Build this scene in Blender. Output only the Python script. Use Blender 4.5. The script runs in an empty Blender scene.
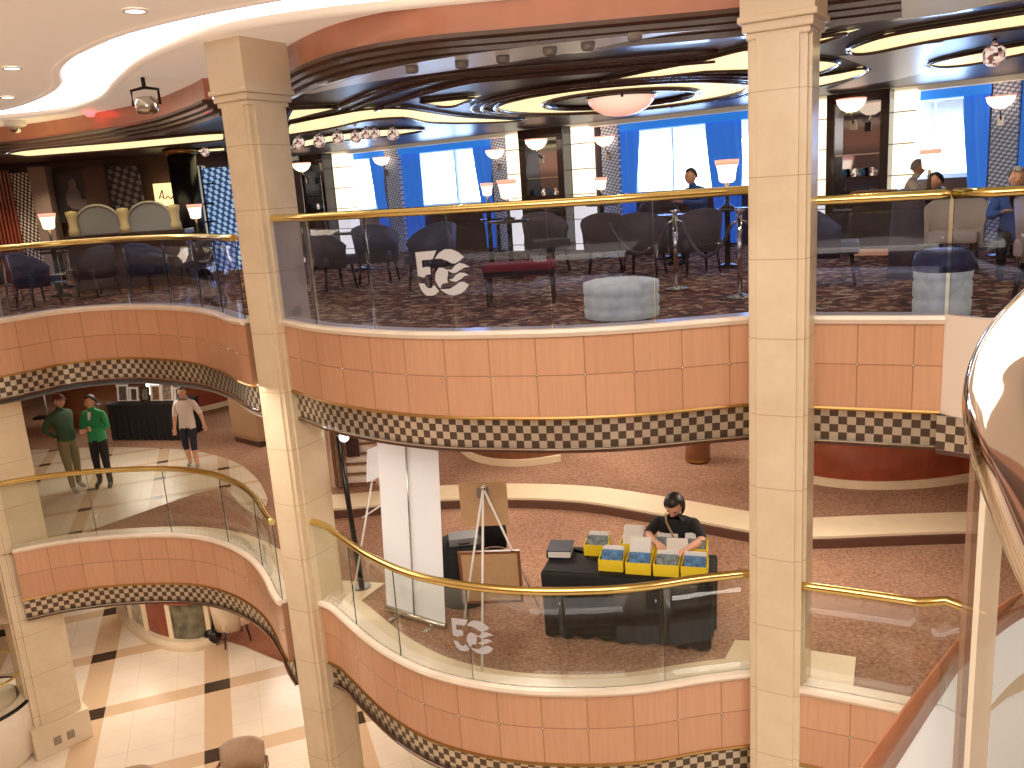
import bpy, bmesh, math, random
from mathutils import Vector, Matrix
random.seed(7)
PI = math.pi
SC = bpy.context.scene
COL = SC.collection

# ------------------------------------------------------------------ camera geometry (survey of the place)
F, CX, CY, ZC = 850.0, 512.0, 384.0, 7.95
_n = Vector((248.0, 3725.0, F)).normalized()
_f = Vector((0, 0, 1)) - _n * _n.z
_f.normalize()
_r = _f.cross(-_n)
if _r.x < 0: _r = -_r
def ray(x, y):
    v = Vector((x - CX, y - CY, F))
    return Vector((_r.dot(v), _f.dot(v), -_n.dot(v)))
def at(x, y, z):
    r = ray(x, y); t = (z - ZC) / r.z
    return Vector((r.x * t, r.y * t, z))
def aty(x, y, Y):
    r = ray(x, y); t = Y / r.y
    return Vector((r.x * t, Y, r.z * t + ZC))
ZG, ZB, ZCF = 0.0, 3.3, 6.65         # the three decks

# ------------------------------------------------------------------ materials
def lin(c):
    return tuple((v / 255 / 12.92) if v / 255 <= .04045 else ((v / 255 + .055) / 1.055) ** 2.4 for v in c) + (1.0,)
MATS = {}
class NT:
    def __init__(s, m):
        m.use_nodes = True; s.t = m.node_tree; s.n = s.t.nodes; s.l = s.t.links
    def add(s, typ, **kw):
        n = s.n.new(typ)
        for k, v in kw.items(): setattr(n, k, v)
        return n
    def math(s, op, a, b=None, c=None):
        n = s.n.new('ShaderNodeMath'); n.operation = op
        for i, v in enumerate((a, b, c)):
            if v is None: continue
            if isinstance(v, (int, float)): n.inputs[i].default_value = v
            else: s.l.new(v, n.inputs[i])
        return n.outputs[0]
    def mix(s, f, a, b):
        n = s.n.new('ShaderNodeMix'); n.data_type = 'RGBA'
        for sock, v in ((n.inputs[0], f), (n.inputs[6], a), (n.inputs[7], b)):
            if isinstance(v, (int, float)): sock.default_value = v
            elif isinstance(v, tuple): sock.default_value = v
            else: s.l.new(v, sock)
        return n.outputs[2]
    def noise(s, scale, detail=3, vec=None, rough=.5):
        n = s.n.new('ShaderNodeTexNoise'); n.inputs['Scale'].default_value = scale; n.inputs['Detail'].default_value = detail
        n.inputs['Roughness'].default_value = rough
        if vec is not None: s.l.new(vec, n.inputs['Vector'])
        return n.outputs['Fac']
    def ramp(s, f, stops):
        n = s.n.new('ShaderNodeValToRGB'); e = n.color_ramp.elements
        e[0].position, e[0].color = stops[0]; e[1].position, e[1].color = stops[-1]
        for p, c in stops[1:-1]:
            k = e.new(p); k.color = c
        s.l.new(f, n.inputs[0]); return n.outputs[0]
def mat(name, c, rough=.5, metal=0.0, emit=None, es=0.0, noise=None, amt=.25, spec=.5, coat=0.0, alpha=1.0, bump=0.0):
    if name in MATS: return MATS[name]
    m = bpy.data.materials.new(name); t = NT(m); b = t.n['Principled BSDF']
    b.inputs['Base Color'].default_value = lin(c)
    b.inputs['Roughness'].default_value = rough; b.inputs['Metallic'].default_value = metal
    b.inputs['Specular IOR Level'].default_value = spec; b.inputs['Coat Weight'].default_value = coat
    if emit: b.inputs['Emission Color'].default_value = lin(emit); b.inputs['Emission Strength'].default_value = es
    if alpha < 1: b.inputs['Alpha'].default_value = alpha
    if noise:
        tc = t.add('ShaderNodeTexCoord'); f = t.noise(noise, 4, tc.outputs['Object'])
        d = tuple(v * (1 - amt) for v in lin(c)[:3]) + (1,); h = tuple(min(1, v * (1 + amt)) for v in lin(c)[:3]) + (1,)
        t.l.new(t.ramp(f, [(.3, d), (.7, h)]), b.inputs['Base Color'])
        if bump:
            bp = t.add('ShaderNodeBump'); bp.inputs['Strength'].default_value = bump
            t.l.new(f, bp.inputs['Height']); t.l.new(bp.outputs[0], b.inputs['Normal'])
    MATS[name] = m; return m
def line_mask(t, coord, spacing, width, phase=0.0):
    v = t.math('ADD', coord, phase)
    v = t.math('PINGPONG', v, spacing / 2)
    return t.math('LESS_THAN', v, width / 2)
def glass_mat(name, tint, gloss=.03, edge=.35, rough=.0):
    m = bpy.data.materials.new(name); t = NT(m); t.n.remove(t.n['Principled BSDF'])
    tr = t.add('ShaderNodeBsdfTransparent'); tr.inputs[0].default_value = lin(tint)
    gl = t.add('ShaderNodeBsdfGlossy'); gl.inputs['Roughness'].default_value = rough; gl.inputs[0].default_value = (.95, .97, 1, 1)
    lw = t.add('ShaderNodeLayerWeight'); lw.inputs[0].default_value = .5
    k = t.math('MULTIPLY_ADD', t.math('POWER', lw.outputs['Facing'], 4.0), edge, gloss)
    mx = t.add('ShaderNodeMixShader'); t.l.new(k, mx.inputs[0]); t.l.new(tr.outputs[0], mx.inputs[1]); t.l.new(gl.outputs[0], mx.inputs[2])
    t.l.new(mx.outputs[0], t.n['Material Output'].inputs[0]); MATS[name] = m; return m
def wood_panel(name, c, sp, zmid, zspan):
    m = bpy.data.materials.new(name); t = NT(m); b = t.n['Principled BSDF']
    uv = t.add('ShaderNodeUVMap'); s = t.add('ShaderNodeSeparateXYZ'); t.l.new(uv.outputs[0], s.inputs[0])
    u, v = s.outputs[0], s.outputs[1]
    cell = t.math('FLOOR', t.math('DIVIDE', u, sp))
    wn = t.add('ShaderNodeTexWhiteNoise', noise_dimensions='2D')
    row = t.math('GREATER_THAN', v, zmid)
    cb = t.add('ShaderNodeCombineXYZ'); t.l.new(cell, cb.inputs[0]); t.l.new(row, cb.inputs[1]); t.l.new(cb.outputs[0], wn.inputs['Vector'])
    g = t.add('ShaderNodeCombineXYZ'); t.l.new(t.math('MULTIPLY', u, 30), g.inputs[0]); t.l.new(t.math('MULTIPLY', v, 1.6), g.inputs[1])
    gr = t.noise(1.0, 4, g.outputs[0])
    base = t.mix(gr, tuple(x * .84 for x in lin(c)[:3]) + (1,), tuple(min(1, x * 1.14) for x in lin(c)[:3]) + (1,))
    base = t.mix(t.math('MULTIPLY', wn.outputs['Value'], .28), base, lin((186, 126, 92)))
    seam = line_mask(t, u, sp, .010)
    hs = t.math('LESS_THAN', t.math('ABSOLUTE', t.math('SUBTRACT', v, zmid)), .005)
    base = t.mix(t.math('MULTIPLY', t.math('MAXIMUM', seam, hs), .6), base, lin((120, 78, 52)))
    t.l.new(base, b.inputs['Base Color']); b.inputs['Roughness'].default_value = .28; b.inputs['Coat Weight'].default_value = .25
    b.inputs['Coat Roughness'].default_value = .12
    MATS[name] = m; return m
def checker_mat():
    m = bpy.data.materials.new('checker_metal'); t = NT(m); b = t.n['Principled BSDF']
    uv = t.add('ShaderNodeUVMap'); ck = t.add('ShaderNodeTexChecker'); ck.inputs['Scale'].default_value = 1 / .072
    t.l.new(uv.outputs[0], ck.inputs[0]); ck.inputs[1].default_value = lin((216, 206, 184)); ck.inputs[2].default_value = lin((98, 84, 72))
    t.l.new(ck.outputs[0], b.inputs['Base Color']); b.inputs['Metallic'].default_value = .7
    t.l.new(t.math('MULTIPLY_ADD', ck.outputs[1], -.05, .34), b.inputs['Roughness'])
    return m
def grid_floor(name, base, band, insert, ox, oy, ang, cell, bw, tiles):
    m = bpy.data.materials.new(name); t = NT(m); b = t.n['Principled BSDF']
    tc = t.add('ShaderNodeTexCoord'); mp = t.add('ShaderNodeMapping', vector_type='TEXTURE')
    mp.inputs['Location'].default_value = (ox, oy, 0); mp.inputs['Rotation'].default_value = (0, 0, ang)
    t.l.new(tc.outputs['Object'], mp.inputs[0]); s = t.add('ShaderNodeSeparateXYZ'); t.l.new(mp.outputs[0], s.inputs[0])
    u, v = s.outputs[0], s.outputs[1]
    bu, bv = line_mask(t, u, cell, bw), line_mask(t, v, cell, bw * .8)
    nz = t.noise(1.6, 6, mp.outputs[0], .65)
    col = t.ramp(nz, [(.3, tuple(x * .9 for x in lin(base)[:3]) + (1,)), (.7, lin(base))])
    seam = t.math('MAXIMUM', line_mask(t, u, cell / tiles, .012, cell / tiles / 2 if tiles % 2 == 0 else 0), line_mask(t, v, cell / tiles, .012))
    col = t.mix(t.math('MULTIPLY', seam, .25), col, lin((170, 140, 110)))
    col = t.mix(t.math('MULTIPLY', t.math('MAXIMUM', bu, bv), .85), col, lin(band))
    col = t.mix(t.math('MULTIPLY', bu, bv), col, lin(insert))
    t.l.new(col, b.inputs['Base Color']); b.inputs['Roughness'].default_value = .22
    MATS[name] = m; return m
def carpet(name, stops, scale, patt=False):
    m = bpy.data.materials.new(name); t = NT(m); b = t.n['Principled BSDF']
    tc = t.add('ShaderNodeTexCoord')
    if patt:
        vo = t.add('ShaderNodeTexVoronoi'); vo.inputs['Scale'].default_value = scale; t.l.new(tc.outputs['Object'], vo.inputs[0])
        wn = t.add('ShaderNodeSeparateColor'); t.l.new(vo.outputs['Color'], wn.inputs[0]); f = wn.outputs[0]
    else:
        a = t.noise(scale, 2, tc.outputs['Object'], .8); c2 = t.noise(.6, 2, tc.outputs['Object'])
        f = t.math('MULTIPLY_ADD', c2, .35, t.math('MULTIPLY', a, .65))
    t.l.new(t.ramp(f, stops), b.inputs['Base Color']); b.inputs['Roughness'].default_value = .95; b.inputs['Specular IOR Level'].default_value = .1
    MATS[name] = m; return m
def lattice_mat(name, bright, dark, su, sv, emit=0.0):
    m = bpy.data.materials.new(name); t = NT(m); b = t.n['Principled BSDF']
    uv = t.add('ShaderNodeUVMap'); s = t.add('ShaderNodeSeparateXYZ'); t.l.new(uv.outputs[0], s.inputs[0])
    a = t.math('SINE', t.math('MULTIPLY', t.math('ADD', s.outputs[0], t.math('MULTIPLY', s.outputs[1], .5)), 2 * PI / su))
    c = t.math('SINE', t.math('MULTIPLY', t.math('SUBTRACT', s.outputs[1], t.math('MULTIPLY', s.outputs[0], .3)), 2 * PI / sv))
    f = t.math('GREATER_THAN', t.math('MULTIPLY', a, c), .08)
    col = t.mix(f, lin(dark), lin(bright)); t.l.new(col, b.inputs['Base Color'])
    if emit: t.l.new(col, b.inputs['Emission Color']); b.inputs['Emission Strength'].default_value = emit
    b.inputs['Roughness'].default_value = .4; MATS[name] = m; return m
def onyx_mat():
    m = bpy.data.materials.new('backlit_onyx'); t = NT(m); b = t.n['Principled BSDF']
    uv = t.add('ShaderNodeUVMap'); s = t.add('ShaderNodeSeparateXYZ'); t.l.new(uv.outputs[0], s.inputs[0])
    l = line_mask(t, s.outputs[1], .5, .02, .1)
    tc = t.add('ShaderNodeTexCoord'); nz = t.noise(3, 4, tc.outputs['Object'])
    c = t.mix(nz, lin((255, 246, 225)), lin((245, 225, 190))); c = t.mix(l, c, lin((120, 105, 85)))
    t.l.new(c, b.inputs['Base Color']); t.l.new(c, b.inputs['Emission Color']); b.inputs['Emission Strength'].default_value = 1.5
    MATS['onyx'] = m; return m

M_wood = wood_panel('peach_wood_panels', (214, 164, 128), .43, -.42, .7)
M_wood_plain = mat('peach_wood', (208, 138, 100), .3, noise=3, amt=.12, coat=.2)
M_check = checker_mat()
M_marble = mat('cream_marble', (228, 210, 180), .3, noise=1.8, amt=.07, coat=.1)
M_cop = mat('coping_marble', (246, 232, 212), .28, noise=4, amt=.06)
M_gold = mat('polished_brass', (228, 204, 128), .18, 1.0)
M_goldtrim = mat('gold_trim', (176, 140, 84), .35, 1.0)
M_chrome = mat('chrome', (226, 218, 204), .07, 1.0)
M_steel = mat('brushed_steel', (200, 195, 185), .25, 1.0)
M_dark = mat('dark_moulding', (74, 46, 34), .3, coat=.3, noise=3, amt=.2)
M_darkrim = mat('dark_rim', (84, 62, 58), .22, coat=.3)
M_dceil = mat('dark_lounge_ceiling', (70, 52, 54), .38, spec=.3, noise=2, amt=.2)
M_gceil = mat('grey_lounge_ceiling', (206, 198, 188), .35, emit=(200, 196, 190), es=.1)  # faint emission lifts the poorly lit ceiling areas
M_cream = mat('cream_plaster', (240, 226, 210), .6)
M_creamc = mat('lit_cream_ceiling', (242, 226, 208), .5, emit=(255, 232, 210), es=.24)  # emission stands in for light bounced onto the ceiling
M_cove = mat('cove_glow', (255, 240, 190), .6, emit=(255, 238, 176), es=1.05)
M_acove = mat('atrium_cove_glow', (255, 240, 215), .6, emit=(255, 240, 222), es=1.15)
M_glass = glass_mat('clear_glass', (246, 248, 245), .02, .3)
M_glassC = glass_mat('tinted_glass', (214, 219, 238), .018, .36)
M_gedge = mat('glass_edge', (36, 62, 60), .2)
M_frost = mat('frosted_logo', (188, 186, 188), .6, emit=(190, 190, 196), es=.06)
M_black = mat('black_cloth', (10, 10, 13), .85)
M_blackgloss = mat('black_lacquer', (18, 16, 18), .25)
M_white = mat('white_paint', (240, 238, 234), .5)
M_panelwhite = mat('white_board', (244, 247, 250), .55, emit=(230, 238, 250), es=.12)  # faint emission brightens the banner and card
M_kraft = mat('kraft_board', (192, 156, 116), .8, noise=8, amt=.06)
M_brownw = mat('brown_wood', (120, 72, 44), .35, noise=4, amt=.2, coat=.2)
M_redw = mat('red_wood', (142, 66, 44), .25, noise=4, amt=.15, coat=.3)
M_darkw = mat('dark_wood', (48, 28, 22), .25, coat=.4, noise=3, amt=.2)
M_yel = mat('yellow_plastic', (244, 214, 44), .4)
M_navy = mat('navy_vinyl', (14, 18, 44), .5, spec=.2)
M_paper = mat('paper', (236, 234, 230), .7)
M_blueprint = mat('printed_blue', (70, 120, 170), .5, noise=30, amt=.7)
M_lampw = mat('lamp_glass', (255, 240, 225), .4, emit=(255, 226, 190), es=2.2)
M_lampp = mat('lamp_rim', (255, 190, 170), .4, emit=(255, 170, 146), es=.9)
def glow2(name, c0, c1, e0, p=1.5):
    m = bpy.data.materials.new(name); t = NT(m); b = t.n['Principled BSDF']; lw = t.add('ShaderNodeLayerWeight'); lw.inputs[0].default_value = .5
    f = t.math('POWER', lw.outputs['Facing'], p); cc = t.mix(f, lin(c0), lin(c1)); t.l.new(cc, b.inputs['Emission Color']); t.l.new(cc, b.inputs['Base Color']); b.inputs['Emission Strength'].default_value = e0; b.inputs['Roughness'].default_value = .3; return m
M_bowl = glow2('bowl_glass', (255, 226, 200), (236, 140, 116), .85)
def crystal_mat():
    m = bpy.data.materials.new('crystal_facets'); t = NT(m); b = t.n['Principled BSDF']; tc = t.add('ShaderNodeTexCoord'); vo = t.add('ShaderNodeTexVoronoi'); vo.inputs['Scale'].default_value = 26
    t.l.new(tc.outputs['Object'], vo.inputs[0]); sp = t.add('ShaderNodeSeparateColor'); t.l.new(vo.outputs['Color'], sp.inputs[0])
    cc = t.ramp(sp.outputs[0], [(.15, lin((84, 52, 44))), (.5, lin((190, 140, 124))), (.85, lin((255, 236, 220)))]); t.l.new(cc, b.inputs['Base Color']); t.l.new(cc, b.inputs['Emission Color']); b.inputs['Emission Strength'].default_value = .7; b.inputs['Roughness'].default_value = .1; return m
M_crystal = crystal_mat()
M_curt = mat('blue_curtain', (46, 104, 196), .8, emit=(58, 126, 228), es=.5)  # emission stands in for daylight coming through the fabric
M_curtb = mat('brown_curtain', (92, 76, 84), .8)
M_stone = lattice_mat('stacked_stone', (186, 190, 206), (100, 104, 124), .12, .08, .25)
M_mirror = mat('mirror', (150, 150, 155), .05, 1.0)
M_fab = mat('taupe_fabric', (84, 72, 76), .8, noise=12, amt=.15)
M_fabg = mat('slate_fabric', (58, 64, 88), .45, noise=12, amt=.15)
M_fabc = mat('cream_leather', (222, 200, 170), .45, noise=6, amt=.06)
M_leather = mat('tan_leather', (186, 156, 128), .45, noise=6, amt=.1)
M_reflect = mat('pale_reflection', (206, 206, 182), .5, emit=(214, 208, 168), es=.34, noise=10, amt=.25)  # pale glow imitates the parapet reflected in the upper glass
M_onyx = onyx_mat()
M_floorG = grid_floor('ground_marble', (248, 232, 210), (214, 178, 138), (64, 50, 40), -5.39, 13.15, math.radians(18.7), 1.98, .42, 3)
M_floorBm = grid_floor('landing_marble', (222, 206, 182), (202, 172, 138), (84, 66, 52), -6.44, 14.63, math.radians(18.7), 1.1, .2, 2)
M_carp = carpet('brown_carpet', [(.3, lin((106, 76, 60))), (.5, lin((152, 114, 92))), (.7, lin((192, 152, 128)))], 26)
M_carpR = carpet('red_brown_carpet', [(.3, lin((110, 56, 40))), (.7, lin((188, 128, 100)))], 40)
M_carpC = carpet('patterned_carpet', [(.1, lin((48, 28, 22))), (.35, lin((128, 70, 48))), (.55, lin((70, 42, 34))), (.75, lin((160, 104, 72))), (.95, lin((196, 166, 126)))], 13, True)
M_band = mat('cream_step', (232, 212, 178), .4, noise=3, amt=.05)
M_wallwarm = mat('warm_wall', (198, 152, 112), .7, noise=2, amt=.1)
M_wallbrown = mat('brown_wall', (84, 58, 44), .5, noise=2, amt=.15)
M_led = mat('led_glow', (255, 250, 240), .5, emit=(255, 248, 236), es=3)
M_skin = mat('skin', (214, 160, 130), .5)
M_hair = mat('black_hair', (24, 20, 20), .45)
M_eye = mat('eye', (20, 16, 14), .2)
M_ceilB = mat('soffit', (222, 200, 170), .6)

# ------------------------------------------------------------------ mesh helper
class MB:
    def __init__(s): s.b = bmesh.new(); s.uv = s.b.loops.layers.uv.new('UVMap'); s.mi = 0
    def _tag(s, faces, smooth=False):
        for f in faces: f.material_index = s.mi; f.smooth = smooth
    def box(s, c, d, rz=0.0, rx=0.0, ry=0.0, bev=0.0):
        M = Matrix.Translation(c) @ Matrix.Rotation(rz, 4, 'Z') @ Matrix.Rotation(ry, 4, 'Y') @ Matrix.Rotation(rx, 4, 'X') @ Matrix.Diagonal((*d, 1))
        r = bmesh.ops.create_cube(s.b, size=1, matrix=M); vs = r['verts']
        fs = set(f for v in vs for f in v.link_faces)
        if bev:
            es = list(set(e for v in vs for e in v.link_edges))
            r2 = bmesh.ops.bevel(s.b, geom=es, offset=bev, segments=2, profile=.6, affect='EDGES', clamp_overlap=True)
            fs = [f for f in s.b.faces if f in set(r2['faces']) or any(v in f.verts for v in r2['verts'])]
            fs = set(fs) | set(f for f in r2['faces'])
        fs = [f for f in fs if f.is_valid]; s._tag(fs)
        for f in fs:
            n = f.normal if f.normal.length else Vector((0, 0, 1))
            for l in f.loops:
                p = M.inverted() @ l.vert.co
                l[s.uv].uv = ((p.x * d[0], p.z * d[2]))
        return s
    def ring(s, c, ax, r, n, ref=None):
        ax = Vector(ax).normalized(); a = ref or (Vector((0, 0, 1)) if abs(ax.z) < .9 else Vector((1, 0, 0)))
        u = ax.cross(a).normalized(); w = ax.cross(u)
        return [s.b.verts.new(Vector(c) + (u * math.cos(2 * PI * i / n) + w * math.sin(2 * PI * i / n)) * r) for i in range(n)]
    def skin(s, rings, closed=True, caps=True, smooth=True):
        fs = []
        for a, b in zip(rings[:-1], rings[1:]):
            n = len(a)
            for i in range(n if closed else n - 1):
                j = (i + 1) % n
                try: fs.append(s.b.faces.new((a[i], a[j], b[j], b[i])))
                except ValueError: pass
        s._tag(fs, smooth); cf = []
        if caps and closed:
            for r in (rings[0][::-1], rings[-1]):
                try: cf.append(s.b.faces.new(r))
                except ValueError: pass
        s._tag(cf, False); return s
    def cyl(s, p0, p1, r0, r1=None, n=16):
        p0, p1 = Vector(p0), Vector(p1); r1 = r0 if r1 is None else r1; d = p1 - p0
        return s.skin([s.ring(p0, d, max(r0, 1e-4), n), s.ring(p1, d, max(r1, 1e-4), n)])
    def lathe(s, c, prof, n=24, a0=0.0, a1=2 * PI, caps=True):
        c = Vector(c); full = abs(a1 - a0 - 2 * PI) < 1e-6; k = n if full else n + 1
        rings = [[s.b.verts.new(c + Vector((max(r, 1e-4) * math.cos(a0 + (a1 - a0) * i / n), max(r, 1e-4) * math.sin(a0 + (a1 - a0) * i / n), z))) for i in range(k)] for r, z in prof]
        return s.skin(rings, closed=full, caps=caps and full)
    def ball(s, c, r, sc=(1, 1, 1), n=16):
        M = Matrix.Translation(c) @ Matrix.Diagonal((*sc, 1))
        v = bmesh.ops.create_uvsphere(s.b, u_segments=n, v_segments=max(6, n * 2 // 3), radius=r, matrix=M)['verts']
        s._tag(set(f for x in v for f in x.link_faces), True); return s
    def tube(s, pts, r, n=10, closed=False, lobes=0, rr=None, caps=True):
        pts = [Vector(p) for p in pts]; m = len(pts); rings = []; ref = Vector((0, 0, 1)); 
        for i, p in enumerate(pts):
            d = (pts[(i + 1) % m] - pts[i - 1]) if closed else (pts[min(i + 1, m - 1)] - pts[max(i - 1, 0)])
            d.normalize(); u = d.cross(ref)
            if u.length < 1e-3: u = d.cross(Vector((1, 0, 0)))
            u.normalize(); w = u.cross(d); q = rr[i] if rr else r; rg = []
            for k in range(n):
                a = 2 * PI * k / n; e = q * (1 + (.10 * abs(math.sin(lobes * a / 2)) if lobes else 0))
                rg.append(s.b.verts.new(p + (u * math.cos(a) + w * math.sin(a)) * e))
            rings.append(rg)
        if closed: rings.append(rings[0])
        return s.skin(rings, caps=caps and not closed)
    def sweep(s, line, prof, smooth=False, loop=True, uvz=0.0):
        """profile (outward offset, z) swept along a plan line (list of 2-D points)"""
        N = normals(line); L = arclen(line); rings = []
        for p, nn in zip(line, N):
            rings.append([s.b.verts.new((p[0] + nn[0] * o, p[1] + nn[1] * o, z)) for o, z in prof])
        k = len(prof); fs = []
        for i in range(len(line) - 1):
            for j in range(k if loop else k - 1):
                jj = (j + 1) % k
                f = s.b.faces.new((rings[i][j], rings[i][jj], rings[i + 1][jj], rings[i + 1][j])); fs.append(f)
                for l, (a, b) in zip(f.loops, ((i, j), (i, jj), (i + 1, jj), (i + 1, j))): l[s.uv].uv = (L[a], prof[b][1] - uvz)
        s._tag(fs, smooth)
        if loop and k > 2:
            cf = [s.b.faces.new(rings[0]), s.b.faces.new(rings[-1][::-1])]; s._tag(cf)
        return s
    def poly(s, pts, tri=True, up=None):
        f = s.b.faces.new([s.b.verts.new(Vector(p)) for p in pts]); s._tag([f])
        f.normal_update()
        if up is not None and f.normal.dot(Vector(up)) < 0: f.normal_flip()
        if tri and len(pts) > 4: 
            r = bmesh.ops.triangulate(s.b, faces=[f], ngon_method='EAR_CLIP'); s._tag(r['faces'])
        return s
    def quad(s, p, uvs=None, smooth=False):
        f = s.b.faces.new([s.b.verts.new(Vector(q)) for q in p]); s._tag([f], smooth)
        if uvs:
            for l, w in zip(f.loops, uvs): l[s.uv].uv = w
        return s
    def build(s, name, mats, parent=None, world=False, recalc=True, label=None):
        if not isinstance(mats, (list, tuple)): mats = [mats]
        if recalc: bmesh.ops.recalc_face_normals(s.b, faces=s.b.faces[:])
        me = bpy.data.meshes.new(name)
        if world and parent is not None:
            T = Matrix.Translation(parent.location) @ parent.rotation_euler.to_matrix().to_4x4()
            if parent.parent: T = Matrix.Translation(parent.parent.location) @ T
            s.b.transform(T.inverted())
        s.b.to_mesh(me); s.b.free()
        for m in mats: me.materials.append(m)
        o = bpy.data.objects.new(name, me); COL.objects.link(o)
        if parent is not None: o.parent = parent
        if label: o['label'] = label
        return o
def normals(line):
    out = []
    for i in range(len(line)):
        a, b = line[max(i - 1, 0)], line[min(i + 1, len(line) - 1)]
        tx, ty = b[0] - a[0], b[1] - a[1]; l = math.hypot(tx, ty) or 1
        out.append((ty / l, -tx / l))
    return out
def arclen(line):
    L = [0.0]
    for a, b in zip(line[:-1], line[1:]): L.append(L[-1] + math.hypot(b[0] - a[0], b[1] - a[1]))
    return L
def smooth(pts, step=.08):
    P = [tuple(p[:2]) for p in pts]; P = [P[0]] + P + [P[-1]]; out = []
    for i in range(1, len(P) - 2):
        p0, p1, p2, p3 = P[i - 1:i + 3]; n = max(2, int(math.hypot(p2[0] - p1[0], p2[1] - p1[1]) / step))
        for k in range(n):
            t = k / n
            out.append(tuple(.5 * (2 * p1[d] + (p2[d] - p0[d]) * t + (2 * p0[d] - 5 * p1[d] + 4 * p2[d] - p3[d]) * t * t + (-p0[d] + 3 * p1[d] - 3 * p2[d] + p3[d]) * t ** 3) for d in (0, 1)))
    out.append(P[-1])
    for _ in range(3):   # relax
        out = [out[0]] + [tuple((out[i - 1][d] + 2 * out[i][d] + out[i + 1][d]) / 4 for d in (0, 1)) for i in range(1, len(out) - 1)] + [out[-1]]
    return out
def off(line, o):
    return [(p[0] + n[0] * o, p[1] + n[1] * o) for p, n in zip(line, normals(line))]
def cut(line, s0, s1):
    L = arclen(line); out = []
    def P(s):
        for i in range(len(L) - 1):
            if L[i + 1] >= s:
                t = (s - L[i]) / max(1e-9, L[i + 1] - L[i]); return tuple(line[i][d] * (1 - t) + line[i + 1][d] * t for d in (0, 1))
        return line[-1]
    out = [P(s0)] + [line[i] for i in range(len(L)) if s0 + .01 < L[i] < s1 - .01] + [P(s1)]
    return out
def tag(o, label, cat, group=None, kind=None):
    o['label'] = label; o['category'] = cat
    if group: o['group'] = group
    if kind: o['kind'] = kind
    return o
def thing(name, label, cat, loc=(0, 0, 0), rz=0.0, group=None):
    o = bpy.data.objects.new(name, None); o.empty_display_size = .1; COL.objects.link(o)
    o.location = loc; o.rotation_euler = (0, 0, rz); return tag(o, label, cat, group)
def struct(o):
    o['kind'] = 'structure'; return o
def dup(root, loc, rz=None, label=None, group=None, scale=None):
    r = root.copy(); COL.objects.link(r); r.location = loc
    if rz is not None: r.rotation_euler = (0, 0, rz)
    if scale: r.scale = scale
    if label: r['label'] = label
    if group: r['group'] = group
    for ch in list(root.children):
        c = ch.copy(); COL.objects.link(c); c.parent = r
        for g in ch.children:
            d = g.copy(); COL.objects.link(d); d.parent = c
    return r

# ------------------------------------------------------------------ plan lines of the balconies, seen from the atrium
ZCB, ZCC = 3.4, 6.75
def plan(px, z): return [tuple(at(x, y, z)[:2]) for x, y in px]
PC_L = smooth([(-9.5, 9.6), (-7.6, 10.5)] + plan([(0, 318), (60, 309), (120, 304.5), (180, 305.5), (212, 310), (232, 317), (244, 319)], ZCC))
PC_M = smooth(plan([(278, 318), (292, 320), (320, 325), (370, 329), (430, 331), (500, 330), (570, 328), (640, 324), (700, 319), (756, 314.5)], ZCC))
PC_R = smooth(plan([(804, 315), (860, 315), (945, 315)], ZCC))
PB_L = smooth(plan([(12, 549), (60, 540), (120, 534), (180, 533), (220, 540), (250, 555), (266, 573), (275, 592), (281, 600)], ZCB))
PB_M = smooth(plan([(316, 599), (330, 603), (345, 616), (380, 645), (430, 670), (500, 685), (570, 689), (640, 686), (700, 676), (760, 669)], ZCB))
PB_R = smooth(plan([(800, 686), (850, 695), (915, 708)], ZCB))

def balcony(name, line, zc, label, hw=.80, hb=.29):
    t = thing(name, label, 'balcony front', (line[len(line) // 2][0], line[len(line) // 2][1], zc - hw - .06 - hb))
    w = MB().sweep(line, [(0, zc - .05), (0, zc - hw), (-.08, zc - hw), (-.08, zc - .05)], uvz=zc).build('wood_fascia', M_wood, t, True)
    MB().sweep(line, [(.05, zc), (.06, zc - .03), (.03, zc - .07), (-.16, zc - .07), (-.16, zc)]).build('marble_coping', M_cop, t, True)
    MB().sweep(line, [(.012, zc - hw + .005), (.02, zc - hw - .01), (.012, zc - hw - .025), (-.05, zc - hw - .025), (-.05, zc - hw + .005)]).build('gold_trim', M_goldtrim, t, True)
    MB().sweep(off(line, -.05), [(0, zc - hw - .025), (-.01, zc - hw - .025 - hb), (-.06, zc - hw - .025 - hb), (-.06, zc - hw - .025)], uvz=zc - hw - .025).build('checker_band', M_check, t, True)
    MB().sweep(off(line, -.06), [(.03, zc - hw - .025 - hb), (.03, zc - hw - .06 - hb), (-.10, zc - hw - .06 - hb), (-.10, zc - hw - .025 - hb)]).build('lower_edge', M_dark, t, True)
    MB().sweep(off(line, -.03), [(.006, zc - hw - .02 - hb), (.012, zc - hw - .026 - hb), (.006, zc - hw - .032 - hb), (0, zc - hw - .026 - hb)]).build('chrome_bead', M_chrome, t, True)
    L = arclen(line)[-1]; k = 0; s = .43; proto = None
    while s < L - .05:
        p = cut(line, s, min(L, s + .05)); n = normals(p)[0]; q = Vector((p[0][0] + n[0] * .006, p[0][1] + n[1] * .006, zc - .42))
        if proto is None:
            proto = MB().ball((0, 0, 0), .014, n=8).build('stud', M_steel, w)
            proto.location = q - t.location
        else:
            c = proto.copy(); COL.objects.link(c); c.parent = w; c.location = q - t.location
        s += .43
    return t

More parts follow.
